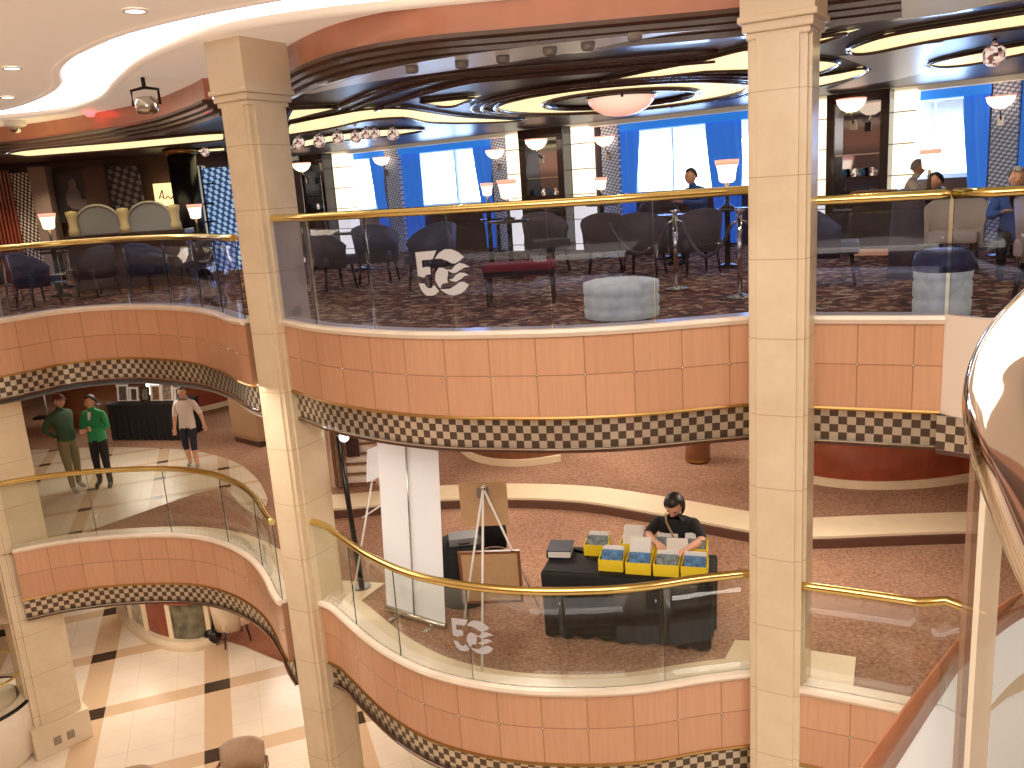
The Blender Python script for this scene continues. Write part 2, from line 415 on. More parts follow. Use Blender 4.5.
def railing(line, zc, zr, label, gm, pw=.85, capl=None):
    line = off(line, -.02)
    t = thing('glass_railing', label, 'railing', (line[len(line) // 2][0], line[len(line) // 2][1], zc))
    m = MB(); m.tube([(p[0], p[1], zr) for p in line], .036, 20, lobes=10); m.build('handrail', M_gold, t, True)
    L = arclen(line)[-1]; n = max(1, round(L / pw)); w = L / n
    for i in range(n):
        seg = cut(line, i * w + .004, (i + 1) * w - .004); m = MB()
        N = normals(seg); r = [[m.b.verts.new((p[0] + nn[0] * o, p[1] + nn[1] * o, z)) for o, z in ((.005, zc), (.005, zr - .03), (-.005, zr - .03), (-.005, zc))] for p, nn in zip(seg, N)]
        for a, b in zip(r[:-1], r[1:]):
            for j in range(4):
                f = m.b.faces.new((a[j], a[(j + 1) % 4], b[(j + 1) % 4], b[j])); f.smooth = j in (0, 2); f.material_index = 0 if j in (0, 2) else 1
        for e in (r[0], r[-1][::-1]):
            f = m.b.faces.new(e); f.material_index = 1
        m.build('glass_panel', [gm, M_gedge], t, True)
    return t, line

LOGO = [[(122,165),(392,152),(335,248),(197,255),(197,340),(240,330),(297,332),(297,415),(250,415),(205,450),(130,430)],
 [(130,515),(205,515),(222,550),(250,570),(290,570),(325,535),(385,605),(340,640),(300,655),(230,655),(190,630),(155,585)],
 [(362,243),(420,180),(490,145),(570,145),(650,180),(712,235),(660,275),(600,305),(560,300),(500,265),(440,245)],
 [(345,480),(360,400),(400,345),(450,345),(500,370),(555,370),(600,325),(650,300),(710,312),(770,348),(715,350),(660,375),(610,405),(560,405),(510,380),(508,430),(495,460),(495,515),(440,520),(410,545),(412,570),(385,560)],
 [(515,480),(560,470),(600,430),(650,405),(700,410),(750,437),(700,445),(650,480),(600,505),(550,500)],
 [(395,580),(440,585),(520,580),(590,545),(640,510),(690,510),(748,542),(700,600),(640,640),(560,658),(480,640),(430,610)]]
def logo(t, line, px, zmid, width):
    L = arclen(line); best = None
    for i, p in enumerate(line):                       # place along the rail where it stands in the place
        d = Vector((p[0], p[1], zmid - ZC)); x = CX + F * d.dot(Vector((_r.x, _f.x, -_n.x))) / d.dot(Vector((_r.z, _f.z, -_n.z)))
        if best is None or abs(x - px) < best[0]: best = (abs(x - px), L[i])
    s0 = best[1]; k = width / 650; m = MB()
    for pl in LOGO:
        pts = []
        for x, y in pl:
            s = s0 + (x - 446) * k; q = cut(line, s, s + .05); n = normals(q)[0]
            pts.append((q[0][0] + n[0] * .008, q[0][1] + n[1] * .008, zmid - (y - 405) * k))
        m.poly(pts)
    pn = [o for o in t.children if o.name.startswith('glass_panel')]; ctr_ = pts[0]
    def dist(o): return min((Vector(v.co[:2]) + Vector(t.location[:2]) - Vector(ctr_[:2])).length for v in o.data.vertices)
    m.b.transform(Matrix.Translation(-t.location)); m.build('logo', M_frost, min(pn, key=dist), False, label='frosted anniversary number with wave emblem etched on glass')

balcony('balcony_front', PC_L, ZCC, 'upper deck balcony front curving away beyond the first tall column, below the bar', .755, .27)
balcony('balcony_front', PC_M, ZCC, 'long upper deck balcony front of peach wood and checkered metal between the two tall columns')
balcony('balcony_front', PC_R, ZCC, 'short straight upper deck balcony front behind the big chrome handrail')
balcony('balcony_front', PB_L, ZCB, 'middle deck balcony front curving below three standing people')
balcony('balcony_front', PB_M, ZCB, 'middle deck balcony front bulging out below the black-clothed table')
balcony('balcony_front', PB_R, ZCB, 'short middle deck balcony front meeting the curved stair drum')
railing(PC_L, ZCC, 7.64, 'upper glass railing with brass rail in front of the bar screens', M_glassC)
t, l = railing(PC_M, ZCC, 7.82, 'upper glass railing with etched logo in front of the lounge windows', M_glassC); logo(t, l, 443, 7.27, .52)
RC = [(p[0], p[1]) for p in PC_R] + [(3.66, 6.35), (4.4, 6.2), (6.2, 6.2)]
railing(PC_R, ZCC, 7.70, 'upper glass railing section beside the dark armchair and reflection drum', M_glassC, .95)
railing([(3.515, 6.715), (3.7, 6.45), (4.4, 6.35), (6.4, 6.5)], ZCC, 7.70, 'upper glass railing turning the corner behind the chrome handrail', M_glassC, 1.2)
railing(PB_L, ZCB, 4.38, 'middle deck glass railing with brass rail below three standing people', M_glass, 1.15)
t, l = railing(PB_M, ZCB, 4.38, 'middle deck glass railing with etched logo before the easels and black table', M_glass, .95); logo(t, l, 475, 3.86, .44)
railing(PB_R + plan([(940, 706)], ZCB) + [(3.66, 6.15)], ZCB, 4.38, 'short middle deck glass railing ending at the stair drum', M_glass, 1.3)
# cream return at the right end of the upper balcony
struct(MB().sweep([(3.50, 6.73), (3.68, 6.36), (6.5, 6.2)], [(0, 5.93), (0, 6.75), (-.12, 6.75), (-.12, 5.93)]).build('wall_corner', M_cream))
struct(MB().sweep([(3.46, 6.69), (3.66, 6.50), (6.5, 6.34)], [(0, 5.635), (0, 5.925), (-.1, 5.925), (-.1, 5.635)], uvz=5.925).build('trim_8', M_check)); struct(MB().sweep([(3.46, 6.68), (3.66, 6.49), (6.5, 6.33)], [(0, 5.6), (0, 5.635), (-.1, 5.635), (-.1, 5.6)]).build('trim_9', M_dark))

# ------------------------------------------------------------------ decks (floors and the ceilings below them)
def deck(line, z, zc, m, mc):
    o = off(line, -.07)
    pts = [(p[0], p[1]) for p in o]
    f = MB(); f.poly([(x, y, z) for x, y in pts], up=(0, 0, 1)); struct(f.build('floor', m, recalc=False))
    c = MB(); c.poly([(x, y, zc) for x, y in pts], up=(0, 0, -1)); struct(c.build('ceiling', mc, recalc=False))
edge = [(30, 30), (-30, 30), (-30, 9)]
deck(PC_L + PC_M + PC_R + [(3.66, 6.35), (4.4, 6.2), (8, 6.2), (30, 6.2)] + edge, ZCF, 5.6, M_carpC, M_ceilB)
deck([(-16, 9.0), (-9, 11.0)] + PB_L + PB_M + PB_R + plan([(925, 712), (948, 674), (970, 648), (1020, 612), (1085, 584)], ZB) + [(30, 8.5)] + edge, ZB, 2.25, M_carp, M_ceilB)
struct(MB().box((0, 12, -.05), (60, 60, .1)).build('floor', M_floorG))
# red-brown carpet and threshold on the ground deck
cp = [(215, 640), (228, 642), (245, 647), (276, 660), (310, 672)]
ln = [tuple(at(x, y, 0)[:2]) for x, y in cp]
f = MB(); f.poly([(x, y, .012) for x, y in ln + [(-1, 13.2), (-1, 22), (-9, 22), (-8, 17)]], up=(0, 0, 1)); struct(f.build('floor', M_carpR, recalc=False))
# middle deck: marble landing, raised carpet platform with cream step
o1 = plan([(-30, 452), (40, 450), (80, 448), (120, 447.5), (170, 449), (200, 452), (235, 462), (258, 480), (268, 500)], ZB)
o2 = plan([(262, 520), (240, 505), (225, 487), (195, 494), (150, 510), (110, 524), (66, 540)], ZB)
f = MB(); f.poly([(x, y, ZB + .008) for x, y in smooth(o1, .2) + o2 + [(-8.6, 11.5), (-14, 12)]], up=(0, 0, 1)); struct(f.build('floor', M_floorBm, recalc=False))
f = MB(); ml = cut(off(PB_L, -.1), 0, 99); f.sweep(ml, [(0, ZB + .01), (-.35, ZB + .01)], loop=False); struct(f.build('floor', M_band))
f = MB(); f.sweep(off(PB_M, -.1), [(0, ZB + .01), (-.28, ZB + .01)], loop=False); struct(f.build('floor', M_band))
st = smooth(plan([(296, 509), (338, 509), (400, 502), (443, 499), (500, 497.5), (560, 499), (600, 503), (662, 514), (715, 524), (756, 532), (790, 536), (815, 537), (880, 534), (972, 531), (1100, 528)], 3.45), .2)
f = MB(); f.sweep(st, [(0, 3.452), (-.62, 3.452), (-.62, 3.30), (0, 3.30)]); struct(f.build('trim_1', M_band))
f = MB(); f.poly([(x, y, 3.45) for x, y in off(st, -.55) + [(20, 10), (25, 26), (-3, 26), (-3.4, 15)]], up=(0, 0, 1)); struct(f.build('floor', M_carp, recalc=False))
f = MB(); f.sweep(off(st, .04), [(0, 3.302), (0, 3.42), (-.05, 3.42), (-.05, 3.302)]); struct(f.build('trim_2', mat('shaded_riser', (92, 58, 42), .8)))  # dark brown carries the shadow below the step edge
# pale inlay plates near the columns on the middle deck
for px in ([(808, 650), (856, 657), (853, 688), (808, 680)], [(335, 580), (385, 583), (362, 600), (330, 612)], [(735, 640), (757, 641), (757, 668), (722, 664)]):
    f = MB(); f.poly([at(x, y, ZB + .014) for x, y in px], up=(0, 0, 1)); struct(f.build('trim_3', M_band, recalc=False))

# ------------------------------------------------------------------ columns
def column(loc, rz, w, d, label, base=False, zt=9.62):
    t = thing('column', label, 'column', (loc[0], loc[1], 0), rz)
    m = MB(); m.box((0, 0, 4.5), (w, d, 9.0)); m.box((0, -d / 2 - .012, 4.5), (w * .74, .03, 9.0), bev=.004)
    m.box((w / 2 + .012, 0, 4.5), (.03, d * .74, 9.0), bev=.004); m.box((-w / 2 - .012, 0, 4.5), (.03, d * .74, 9.0), bev=.004)
    m.build('shaft', M_colm, t)
    for i, (e, z0, z1) in enumerate(((.05, 8.97, 9.02), (.10, 9.02, 9.09), (.16, 9.09, 9.14))):
        if i == 0: m = MB()
        m.box((0, 0, (z0 + z1) / 2), (w + e, d + e, z1 - z0), bev=.012)
    m.box((0, 0, (9.14 + zt) / 2), (w + .12, d + .12, zt - 9.14)); m.build('capital', M_marble, t)
    if base:
        m = MB(); m.box((0, 0, .25), (w + .16, d + .16, .5), bev=.015); m.build('plinth', M_marble, t)
        for k in (-.09, .10):
            b = MB(); b.box((k, -d / 2 - .085, .20), (.11, .014, .13), bev=.004); b.build('outlet_cover', mat('outlet_grey', (150, 138, 120), .5), t)
    return t
def col_mat():
    m = bpy.data.materials.new('column_marble'); t = NT(m); b = t.n['Principled BSDF']
    tc = t.add('ShaderNodeTexCoord'); s = t.add('ShaderNodeSeparateXYZ'); t.l.new(tc.outputs['Object'], s.inputs[0])
    l = line_mask(t, s.outputs[2], .66, .008); nz = t.noise(2.2, 5, tc.outputs['Object'], .6)
    c = t.ramp(nz, [(.3, lin((222, 202, 168))), (.7, lin((236, 219, 188)))]); c = t.mix(t.math('MULTIPLY', l, .6), c, lin((170, 140, 100)))
    t.l.new(c, b.inputs['Base Color']); b.inputs['Roughness'].default_value = .22; return m
M_colm = col_mat()
column((-2.53, 9.455), math.radians(-30), .38, .55, 'tall square cream marble column beside the white folding board')
column((2.335, 7.15), math.radians(-30), .44, .42, 'tall square cream marble column beside the seated woman at the table')
column((-7.50, 11.92), math.radians(44), .66, .58, 'cream marble column on a plinth with two outlet covers at far side', True)

# ------------------------------------------------------------------ atrium ceiling and upper fascia
ZD0, ZD1 = 9.35, 9.62
PD_L = smooth([(-16, 15.5), (-12, 16.2)] + plan([(0, 143), (67, 135), (146, 121), (190, 107), (205, 100)], ZD0), .15)
PD_M = smooth(plan([(255, 96), (275, 82), (304, 66), (348, 51), (421, 38), (500, 31), (617, 20.5), (740, 9)], ZD0) + [(3.6, 7.4), (5.2, 6.4)], .12)
M_fasd = mat('upper_wood', (188, 122, 92), .32, noise=2.5, amt=.1, coat=.2)
for ln, lb in ((PD_L, 'curved red-brown wood fascia below the cream ceiling behind the spotlight'), (PD_M, 'long curved red-brown wood fascia between columns below the cream ceiling')):
    t = thing('upper_fascia', lb, 'fascia', (ln[len(ln) // 2][0], ln[len(ln) // 2][1], 9.1))
    MB().sweep(ln, [(0, ZD1 + .02), (0, ZD0), (-.1, ZD0), (-.1, ZD1 + .02)]).build('wood_band', M_fasd, t, True)
    MB().sweep(ln, [(.03, ZD0 + .01), (.04, ZD0 - .03), (-.02, ZD0 - .05), (-.02, ZD0 - .09), (-.08, ZD0 - .10), (-.08, ZD0 - .14), (-.16, ZD0 - .15), (-.16, ZD0 - .2), (-.3, ZD0 - .2), (-.3, ZD0 + .01)]).build('stepped_moulding', M_dark, t, True)
# dark lounge ceiling
back = [(30, 6), (30, 30), (-30, 30), (-30, 15.5)]
f = MB(); f.poly([(x, y, 9.16) for x, y in off(PD_L, -.2) + off(PD_M, -.2) + back], up=(0, 0, -1)); struct(f.build('ceiling', M_dceil, recalc=False))
for k, (o_, r_) in enumerate(((-.95, .035), (-1.2, .025), (-1.6, .04))):
    ln = off([q for q in PD_M if q[0] < 2.4], o_); struct(MB().tube([(x, y, 9.155) for x, y in smooth(ln[::6], .2)], r_, 8).build('trim_7', M_darkrim))
# grey strip with spot fixtures
a = plan([(300, 93.5), (340, 82), (377, 70.5), (450, 56.5), (560, 42.5), (640, 34), (715, 29)], 9.15)
b = plan([(690, 31), (640, 38), (588, 50), (560, 54), (500, 63.5), (440, 72), (380, 80), (345, 86), (312, 93.5)], 9.15)
f = MB(); f.poly([(x, y, 9.148) for x, y in smooth(a, .2) + smooth(b, .2)], up=(0, 0, -1)); struct(f.build('ceiling', M_gceil, recalc=False))
f = MB(); f.poly([at(x, y, 9.15) for x, y in [(838, 56), (872, 54), (909, 46), (945, 42), (925, 58), (924, 66), (935, 70), (900, 79), (850, 88), (826, 90), (858, 78), (872, 69), (860, 64)]], up=(0, 0, -1)); struct(f.build('ceiling', M_gceil, recalc=False))
spots = [(412, 70), (462, 65), (503, 60), (550, 52), (588, 47), (635, 38)]
sp0 = None
for i, (x, y) in enumerate(spots):
    p = at(x, y, 9.11); p.z = 9.148
    lb = 'small grey downlight can under the dark lounge ceiling, ' + ['first of the row', 'second of the row', 'third of the row', 'fourth of the row', 'fifth of the row', 'last of the row'][i]
    if sp0 is None:
        sp0 = thing('ceiling_spot', lb, 'spotlight', p, 0, 'downlight cans on the grey strip')
        MB().lathe((0, 0, 0), [(.062, 0), (.062, -.05), (.05, -.065), (.044, -.065), (.040, -.03), (0, -.03)], 16).build('can', mat('grey_can', (120, 112, 106), .5), sp0)
        MB().cyl((0, 0, -.034), (0, 0, -.04), .036).build('lens', mat('lens', (90, 80, 72), .2), sp0)
    else: dup(sp0, p, label=lb)
# cove bands
COVES = [
 [(292,108),(343,106),(312,114),(288,120)],
 [(289,123),(312,118),(338,113),(368,107.6),(399,106.7),(430,111),(460,115.5),(500,118),(528,119.5),(500,121.5),(460,122.5),(428,121.6),(403,116.5),(368,119),(333,127),(289,134)],
 [(293,142),(333,134),(389,128),(426,129.5),(392,135),(333,141),(294,148)],
 [(421,101.5),(450,98.5),(482,95.5),(464,101),(455,106),(440,106)],
 [(597,81),(646,70),(705,58.6),(756,46),(756,69),(705,70.5),(664,75.6),(617,80.5)],
 [(848,48),(887,33.5),(953,23),(1024,11.5),(1090,2),(1090,16),(1024,25),(953,36),(909,44),(872,52.5),(850,54)],
 [(929,63.5),(953,56),(1024,43),(1090,33),(1090,43),(1024,52.5),(975,63.5),(940,67)],
 [(812,76),(840,72),(862,66.5),(868,70),(855,77),(826,84),(812,87)],
 [(812,37),(861,28.5),(824,40.5),(812,43)],
 [(812,58),(842,62),(820,72),(812,73)],
 [(6,153.5),(26,149),(120,141),(223,132),(223,139.5),(120,149),(28,156)],
 [(178,151),(224,146.5),(224,150.5),(190,152)]]
for i, c in enumerate(COVES):
    t = bpy.data.objects.new('ceiling_cove', None); COL.objects.link(t)
    names = ['thin cream light cove by the first tall column', 'long wavy cream light cove above the crystal globes', 'cream light cove behind the row of crystal globes', 'short cream light cove in the dark ceiling', 'wide cream light cove above the bowl lamp',
             'broad sweeping cream light cove over the corner window', 'narrow cream light cove behind the crystal globe', 'curled cream light cove above the mirrored cabinet', 'sliver of cream light cove beside the second column capital', 'small cream light cove between column and curled cove', 'long straight cream light cove over the bar', 'short cream light cove beside the bar globe']
    tag(t, names[i], 'ceiling light', 'light coves in the lounge ceiling')
    ctr = at(sum(p[0] for p in c) / len(c), sum(p[1] for p in c) / len(c), 9.14); t.location = ctr
    pts = [at(x, y, 9.14) for x, y in c]
    f = MB(); f.poly(pts, up=(0, 0, -1)); f.build('glow_panel', M_cove, t, True, recalc=False)
    sp = smooth([tuple(p[:2]) for p in pts + pts[:1]], .15)
    f = MB(); f.tube([(x, y, 9.135) for x, y in sp], .024, 8); f.build('rim', M_darkrim, t, True)
# oval ring cove with bowl lamp
oc = at(620, 98, 9.14)
t = thing('ring_cove', 'oval ring of cream light with dark rims around the bowl lamp', 'ceiling light', oc)
def ell(r, k=1.0): return [(r * math.cos(2 * PI * i / 48), k * r * math.sin(2 * PI * i / 48)) for i in range(48)]
f = MB()
A, B = ell(1.78, 1.1), ell(1.12, 1.1)
va = [f.b.verts.new((x, y, 0)) for x, y in A]; vb = [f.b.verts.new((x, y, 0)) for x, y in B]
f.skin([va, vb], caps=False, smooth=False); f.build('glow_ring', M_cove, t)
for r, q in ((1.8, .045), (1.1, .045), (2.0, .03), (2.15, .02)):
    f = MB(); f.tube([(x, y, -.01) for x, y in ell(r, 1.1)], q, 10, closed=True); f.build('rim', M_darkrim, t)
t = thing('bowl_pendant', 'large pink glass bowl lamp with dark metal ring hanging from the lounge ceiling', 'lamp', at(621, 97, 9.1))
MB().lathe((0, 0, -.0), [(.47, 0), (.44, -.08), (.36, -.16), (.24, -.22), (.1, -.25), (0, -.255)], 32).build('glass_bowl', M_bowl, t)
MB().tube([(.48 * math.cos(a * PI / 16), .48 * math.sin(a * PI / 16), .005) for a in range(32)], .022, 8, closed=True).build('ring', M_darkrim, t)
for a in (.4, 2.5, 4.6): MB().cyl((.49 * math.cos(a), .49 * math.sin(a), -.04), (.53 * math.cos(a), .53 * math.sin(a), .06), .02, n=8).build('bracket', M_darkrim, t)
# cream atrium ceiling: ledge ring, glowing cove and inner ceiling
inner_px = [(-60, 116), (0, 110), (38, 98), (57, 85), (56, 70), (76, 53), (117, 35), (176, 19), (234, 7), (272, 0), (330, -10)]
outer_px = [(-60, 124), (0, 119), (59, 113), (100, 100), (118, 82), (141, 63), (176, 47), (223, 32), (300, 19), (380, 10), (480, 0), (620, -12), (760, -24)]
inn = smooth(plan(inner_px, ZD1), .15); out = smooth(plan(outer_px, ZD1), .15)
led = off(PD_L, -.05)[::-1]
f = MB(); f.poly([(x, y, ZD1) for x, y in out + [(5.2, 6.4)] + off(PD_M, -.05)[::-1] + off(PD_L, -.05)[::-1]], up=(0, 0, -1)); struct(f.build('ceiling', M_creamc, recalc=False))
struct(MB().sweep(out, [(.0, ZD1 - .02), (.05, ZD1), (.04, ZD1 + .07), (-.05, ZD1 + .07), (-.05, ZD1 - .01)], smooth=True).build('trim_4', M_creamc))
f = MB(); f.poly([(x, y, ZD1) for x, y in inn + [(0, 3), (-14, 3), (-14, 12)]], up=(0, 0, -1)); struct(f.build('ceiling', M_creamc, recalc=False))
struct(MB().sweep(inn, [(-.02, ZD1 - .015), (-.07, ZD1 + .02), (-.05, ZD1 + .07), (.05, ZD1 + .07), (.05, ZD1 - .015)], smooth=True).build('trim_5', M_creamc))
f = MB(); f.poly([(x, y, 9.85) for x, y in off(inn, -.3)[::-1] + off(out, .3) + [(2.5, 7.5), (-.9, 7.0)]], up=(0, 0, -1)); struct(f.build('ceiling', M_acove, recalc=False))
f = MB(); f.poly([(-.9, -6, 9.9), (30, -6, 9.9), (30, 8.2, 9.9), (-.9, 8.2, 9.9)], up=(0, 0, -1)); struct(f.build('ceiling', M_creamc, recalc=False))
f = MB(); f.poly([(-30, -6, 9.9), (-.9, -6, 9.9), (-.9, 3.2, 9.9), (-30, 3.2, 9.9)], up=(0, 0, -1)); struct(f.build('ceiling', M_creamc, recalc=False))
d0 = None
for i, (x, y, lb) in enumerate(((135, 10.5, 'round flush downlight in the cream ceiling, furthest from the dome camera'), (12, 68, 'round flush downlight in the cream ceiling, middle of three'), (8, 97, 'round flush downlight in the cream ceiling closest to the dome camera'))):
    p = at(x, y, ZD1 - .004)
    if d0 is None:
        d0 = thing('downlight', lb, 'downlight', p, 0, 'flush downlights in the cream ceiling')
        MB().lathe((0, 0, 0), [(.10, 0), (.10, -.012), (.082, -.012), (.08, -.002)], 20, caps=False).build('bezel', M_white, d0)
        MB().cyl((0, 0, -.002), (0, 0, -.006), .08, n=20).build('lens', M_led, d0)
    else: dup(d0, p, label=lb)
# stage spotlight, dome camera, red lamp
p = at(146, 100, 9.35); t = thing('stage_spotlight', 'silver stage spotlight on a bracket below the cream ledge', 'spotlight', (p.x, p.y, 9.62))
MB().lathe((0, 0, -.34), [(.0, .12), (.11, .1), (.14, .02), (.135, -.05), (.11, -.09), (.1, -.09), (.09, -.06), (0, -.06)], 20).build('lamp_head', M_steel, t)
MB().tube([(-.17, 0, -.33), (-.17, 0, -.15), (0, 0, -.12), (.17, 0, -.15), (.17, 0, -.33)], .02, 8).build('yoke', M_black, t)
MB().cyl((0, 0, -.12), (0, 0, 0), .025).build('stem', M_black, t); MB().cyl((0, 0, -.402), (0, 0, -.408), .088).build('lens', mat('amber_lens', (255, 220, 150), .3, emit=(255, 200, 120), es=1.2), t)
p = at(15, 122, 9.60); t = thing('dome_camera', 'white ceiling dome camera at the corner of the cream ledge', 'camera', (p.x, p.y, 9.62))
MB().lathe((0, 0, 0), [(.17, 0), (.17, -.07), (.15, -.09), (.1, -.1)], 20).build('mount', M_white, t); MB().lathe((0, 0, -.09), [(.1, 0), (.09, -.06), (.05, -.1), (0, -.11)], 16).build('dome', M_steel, t)
p = aty(90, 113, 14.4); t = thing('red_lamp', 'glowing red lamp on the wood fascia beside the stage spotlight', 'lamp', p)
MB().lathe((0, 0, 0), [(.0, .06), (.06, .05), (.08, 0), (.06, -.05), (0, -.06)], 16).build('bulb', mat('red_glow', (255, 90, 80), .4, emit=(255, 60, 60), es=7), t); MB().cyl((0, 0, .05), (0, .06, .2), .04).build('holder', M_dark, t)
# pale panel at upper right
f = MB(); f.poly([at(x, y, 9.1) for x, y in [(902, 20), (952, 13), (1030, -4), (1100, -20), (1040, -60), (900, -40)]], up=(0, 0, -1)); struct(f.build('ceiling', mat('pale_panel', (206, 198, 176), .6, emit=(200, 196, 170), es=.2), recalc=False))

# ------------------------------------------------------------------ lounge outer wall, windows, curtains
W0, W1 = Vector((-1.5, 20.8)), Vector((7.3, 14.5)); WD = (W1 - W0).normalized(); WN = Vector((WD.y, -WD.x))      # WN points into the lounge
WANG = math.atan2(WD.y, WD.x)
def wpt(px, o=0.0):
    r = ray(px, 165); P0 = W0 + WN * o
    den = r.x * WD.y - r.y * WD.x; t = (P0.x * WD.y - P0.y * WD.x) / den
    return Vector((r.x * t, r.y * t))
def wbox(m, x0, x1, z0, z1, o=0.0, th=.1):
    a, b = wpt(x0, o), wpt(x1, o); c = (a + b) / 2 - WN * th / 2
    m.box((c.x, c.y, (z0 + z1) / 2), ((b - a).length, th, z1 - z0), rz=WANG); return m
ZS, ZH = 7.72, 8.96
wins = [(347, 380, 'window_1', 372), (418, 480, 'window_2', 455), (636, 713, 'window_3', 673), (738, 806, 'window_4', 770), (903, 978, 'window_5', 932)]
edges = [270] + [e for w in wins for e in w[:2]] + [1120]
m = MB()
for i in range(0, len(edges), 2): wbox(m, edges[i], edges[i + 1], ZCF, 9.2)
for w in wins: wbox(m, w[0], w[1], ZCF, ZS); wbox(m, w[0], w[1], ZH, 9.2)
struct(m.build('wall_back', M_wallbrown))
M_wframe = mat('window_frame', (200, 220, 245), .5, emit=(170, 210, 255), es=.55)  # bluish emission stands in for haze around the bright panes
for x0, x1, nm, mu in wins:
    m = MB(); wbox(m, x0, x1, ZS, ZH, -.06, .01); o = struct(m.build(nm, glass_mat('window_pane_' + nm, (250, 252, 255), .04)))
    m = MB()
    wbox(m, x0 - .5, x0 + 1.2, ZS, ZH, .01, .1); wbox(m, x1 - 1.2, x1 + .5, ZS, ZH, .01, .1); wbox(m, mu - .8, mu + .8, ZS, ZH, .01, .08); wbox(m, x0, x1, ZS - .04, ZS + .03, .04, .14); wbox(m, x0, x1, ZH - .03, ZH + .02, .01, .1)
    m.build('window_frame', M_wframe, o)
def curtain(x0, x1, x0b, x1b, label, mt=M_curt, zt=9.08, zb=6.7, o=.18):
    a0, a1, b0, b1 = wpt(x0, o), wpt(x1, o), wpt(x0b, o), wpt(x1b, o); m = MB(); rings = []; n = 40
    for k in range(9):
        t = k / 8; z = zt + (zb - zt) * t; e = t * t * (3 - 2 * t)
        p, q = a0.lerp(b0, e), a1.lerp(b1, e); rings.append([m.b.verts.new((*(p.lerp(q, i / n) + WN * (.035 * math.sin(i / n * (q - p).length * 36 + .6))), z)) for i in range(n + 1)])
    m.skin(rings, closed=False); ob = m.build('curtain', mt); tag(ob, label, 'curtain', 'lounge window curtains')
curtain(370, 383, 376, 384, 'blue curtain drawn to the narrow first window')
curtain(399, 421, 399, 419, 'blue curtain on the near side of the second window beside the stone pier')
curtain(474, 491, 482, 491, 'blue curtain tied back between second window and stone pier')
curtain(588, 600, 588, 600, 'grey-brown curtain beside the backlit panel', M_curtb)
curtain(620, 640, 620, 634, 'blue curtain between stone pier and third window')
curtain(706, 742, 716, 742, 'blue curtain swept aside, left of the second tall column')
curtain(960, 987, 972, 987, 'blue curtain swept aside beside the stone pier in the corner')
curtain(1018, 1050, 1018, 1050, 'blue curtain beyond the corner stone pier')
# blue pelmets and cream soffit strip
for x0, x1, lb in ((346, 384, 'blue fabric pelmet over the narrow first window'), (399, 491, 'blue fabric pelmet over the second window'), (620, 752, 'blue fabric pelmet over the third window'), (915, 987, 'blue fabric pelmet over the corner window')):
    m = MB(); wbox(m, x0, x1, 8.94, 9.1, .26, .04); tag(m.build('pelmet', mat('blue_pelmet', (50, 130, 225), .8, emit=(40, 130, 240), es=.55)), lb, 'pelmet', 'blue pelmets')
m = MB(); wbox(m, 270, 1100, 9.08, 9.16, .5, .25); struct(m.build('trim_6', mat('cream_soffit', (236, 226, 204), .6, emit=(230, 220, 196), es=.18)))  # slight emission lightens the dim soffit strip
# stone piers with sconces, backlit panels, mirrored cabinets
def sconce(p, lb, sc=1.0, proto=[None]):
    if proto[0] is None:
        t = thing('bowl_sconce', lb, 'sconce', p, WANG, 'bowl sconces on the lounge wall'); proto[0] = t
        MB().lathe((0, -.16, 0), [(.20, .05), (.19, 0), (.14, -.07), (.07, -.115), (0, -.12)], 20).build('glass_bowl', M_lampw, t)
        MB().lathe((0, -.16, 0), [(.205, .05), (.215, .06), (.2, .07), (.19, .06)], 20, caps=False).build('rim', M_lampp, t)
        MB().tube([(0, -.16, -.12), (0, -.1, -.2), (0, 0, -.28)], .015, 8).build('arm', M_steel, t)
        MB().box((0, -.01, -.3), (.1, .02, .14), bev=.004).build('backplate', M_steel, t)
    else: dup(proto[0], p, label=lb, scale=(sc,) * 3)
piers = [(385, 398, 'stacked grey stone pier between first and second window', 386, 160), (492, 508, 'stacked grey stone pier beside the onyx panel and second window', 499, 153), (602, 619, 'stacked grey stone pier behind the third window curtain', 608, 140), (989, 1015, 'stacked grey stone pier in the corner of the lounge', 1002, 101)]
for x0, x1, lb, sx, sy in piers:
    m = MB(); wbox(m, x0, x1, ZCF, 9.1, .3, .3); tag(m.build('stone_pier', M_stone), lb, 'pier')
    q = wpt(sx, .32); p = aty(sx, sy, q.y); sconce(p, 'glowing bowl sconce on the ' + lb.split('stacked ')[1])
for x0, x1, lb in ((322, 345, 'tall white backlit stone panel by the first narrow window'), (507, 521, 'slim white backlit stone panel by the stone pier'), (563, 588, 'tall white backlit stone panel beside the grey-brown curtain'), (806, 827, 'white backlit stone panel behind the second tall column'), (887, 914, 'white backlit stone panel before the corner window')):
    m = MB(); wbox(m, x0, x1, ZCF, 9.1, .6, .3); tag(m.build('backlit_panel', M_onyx), lb, 'light panel', 'backlit stone panels')
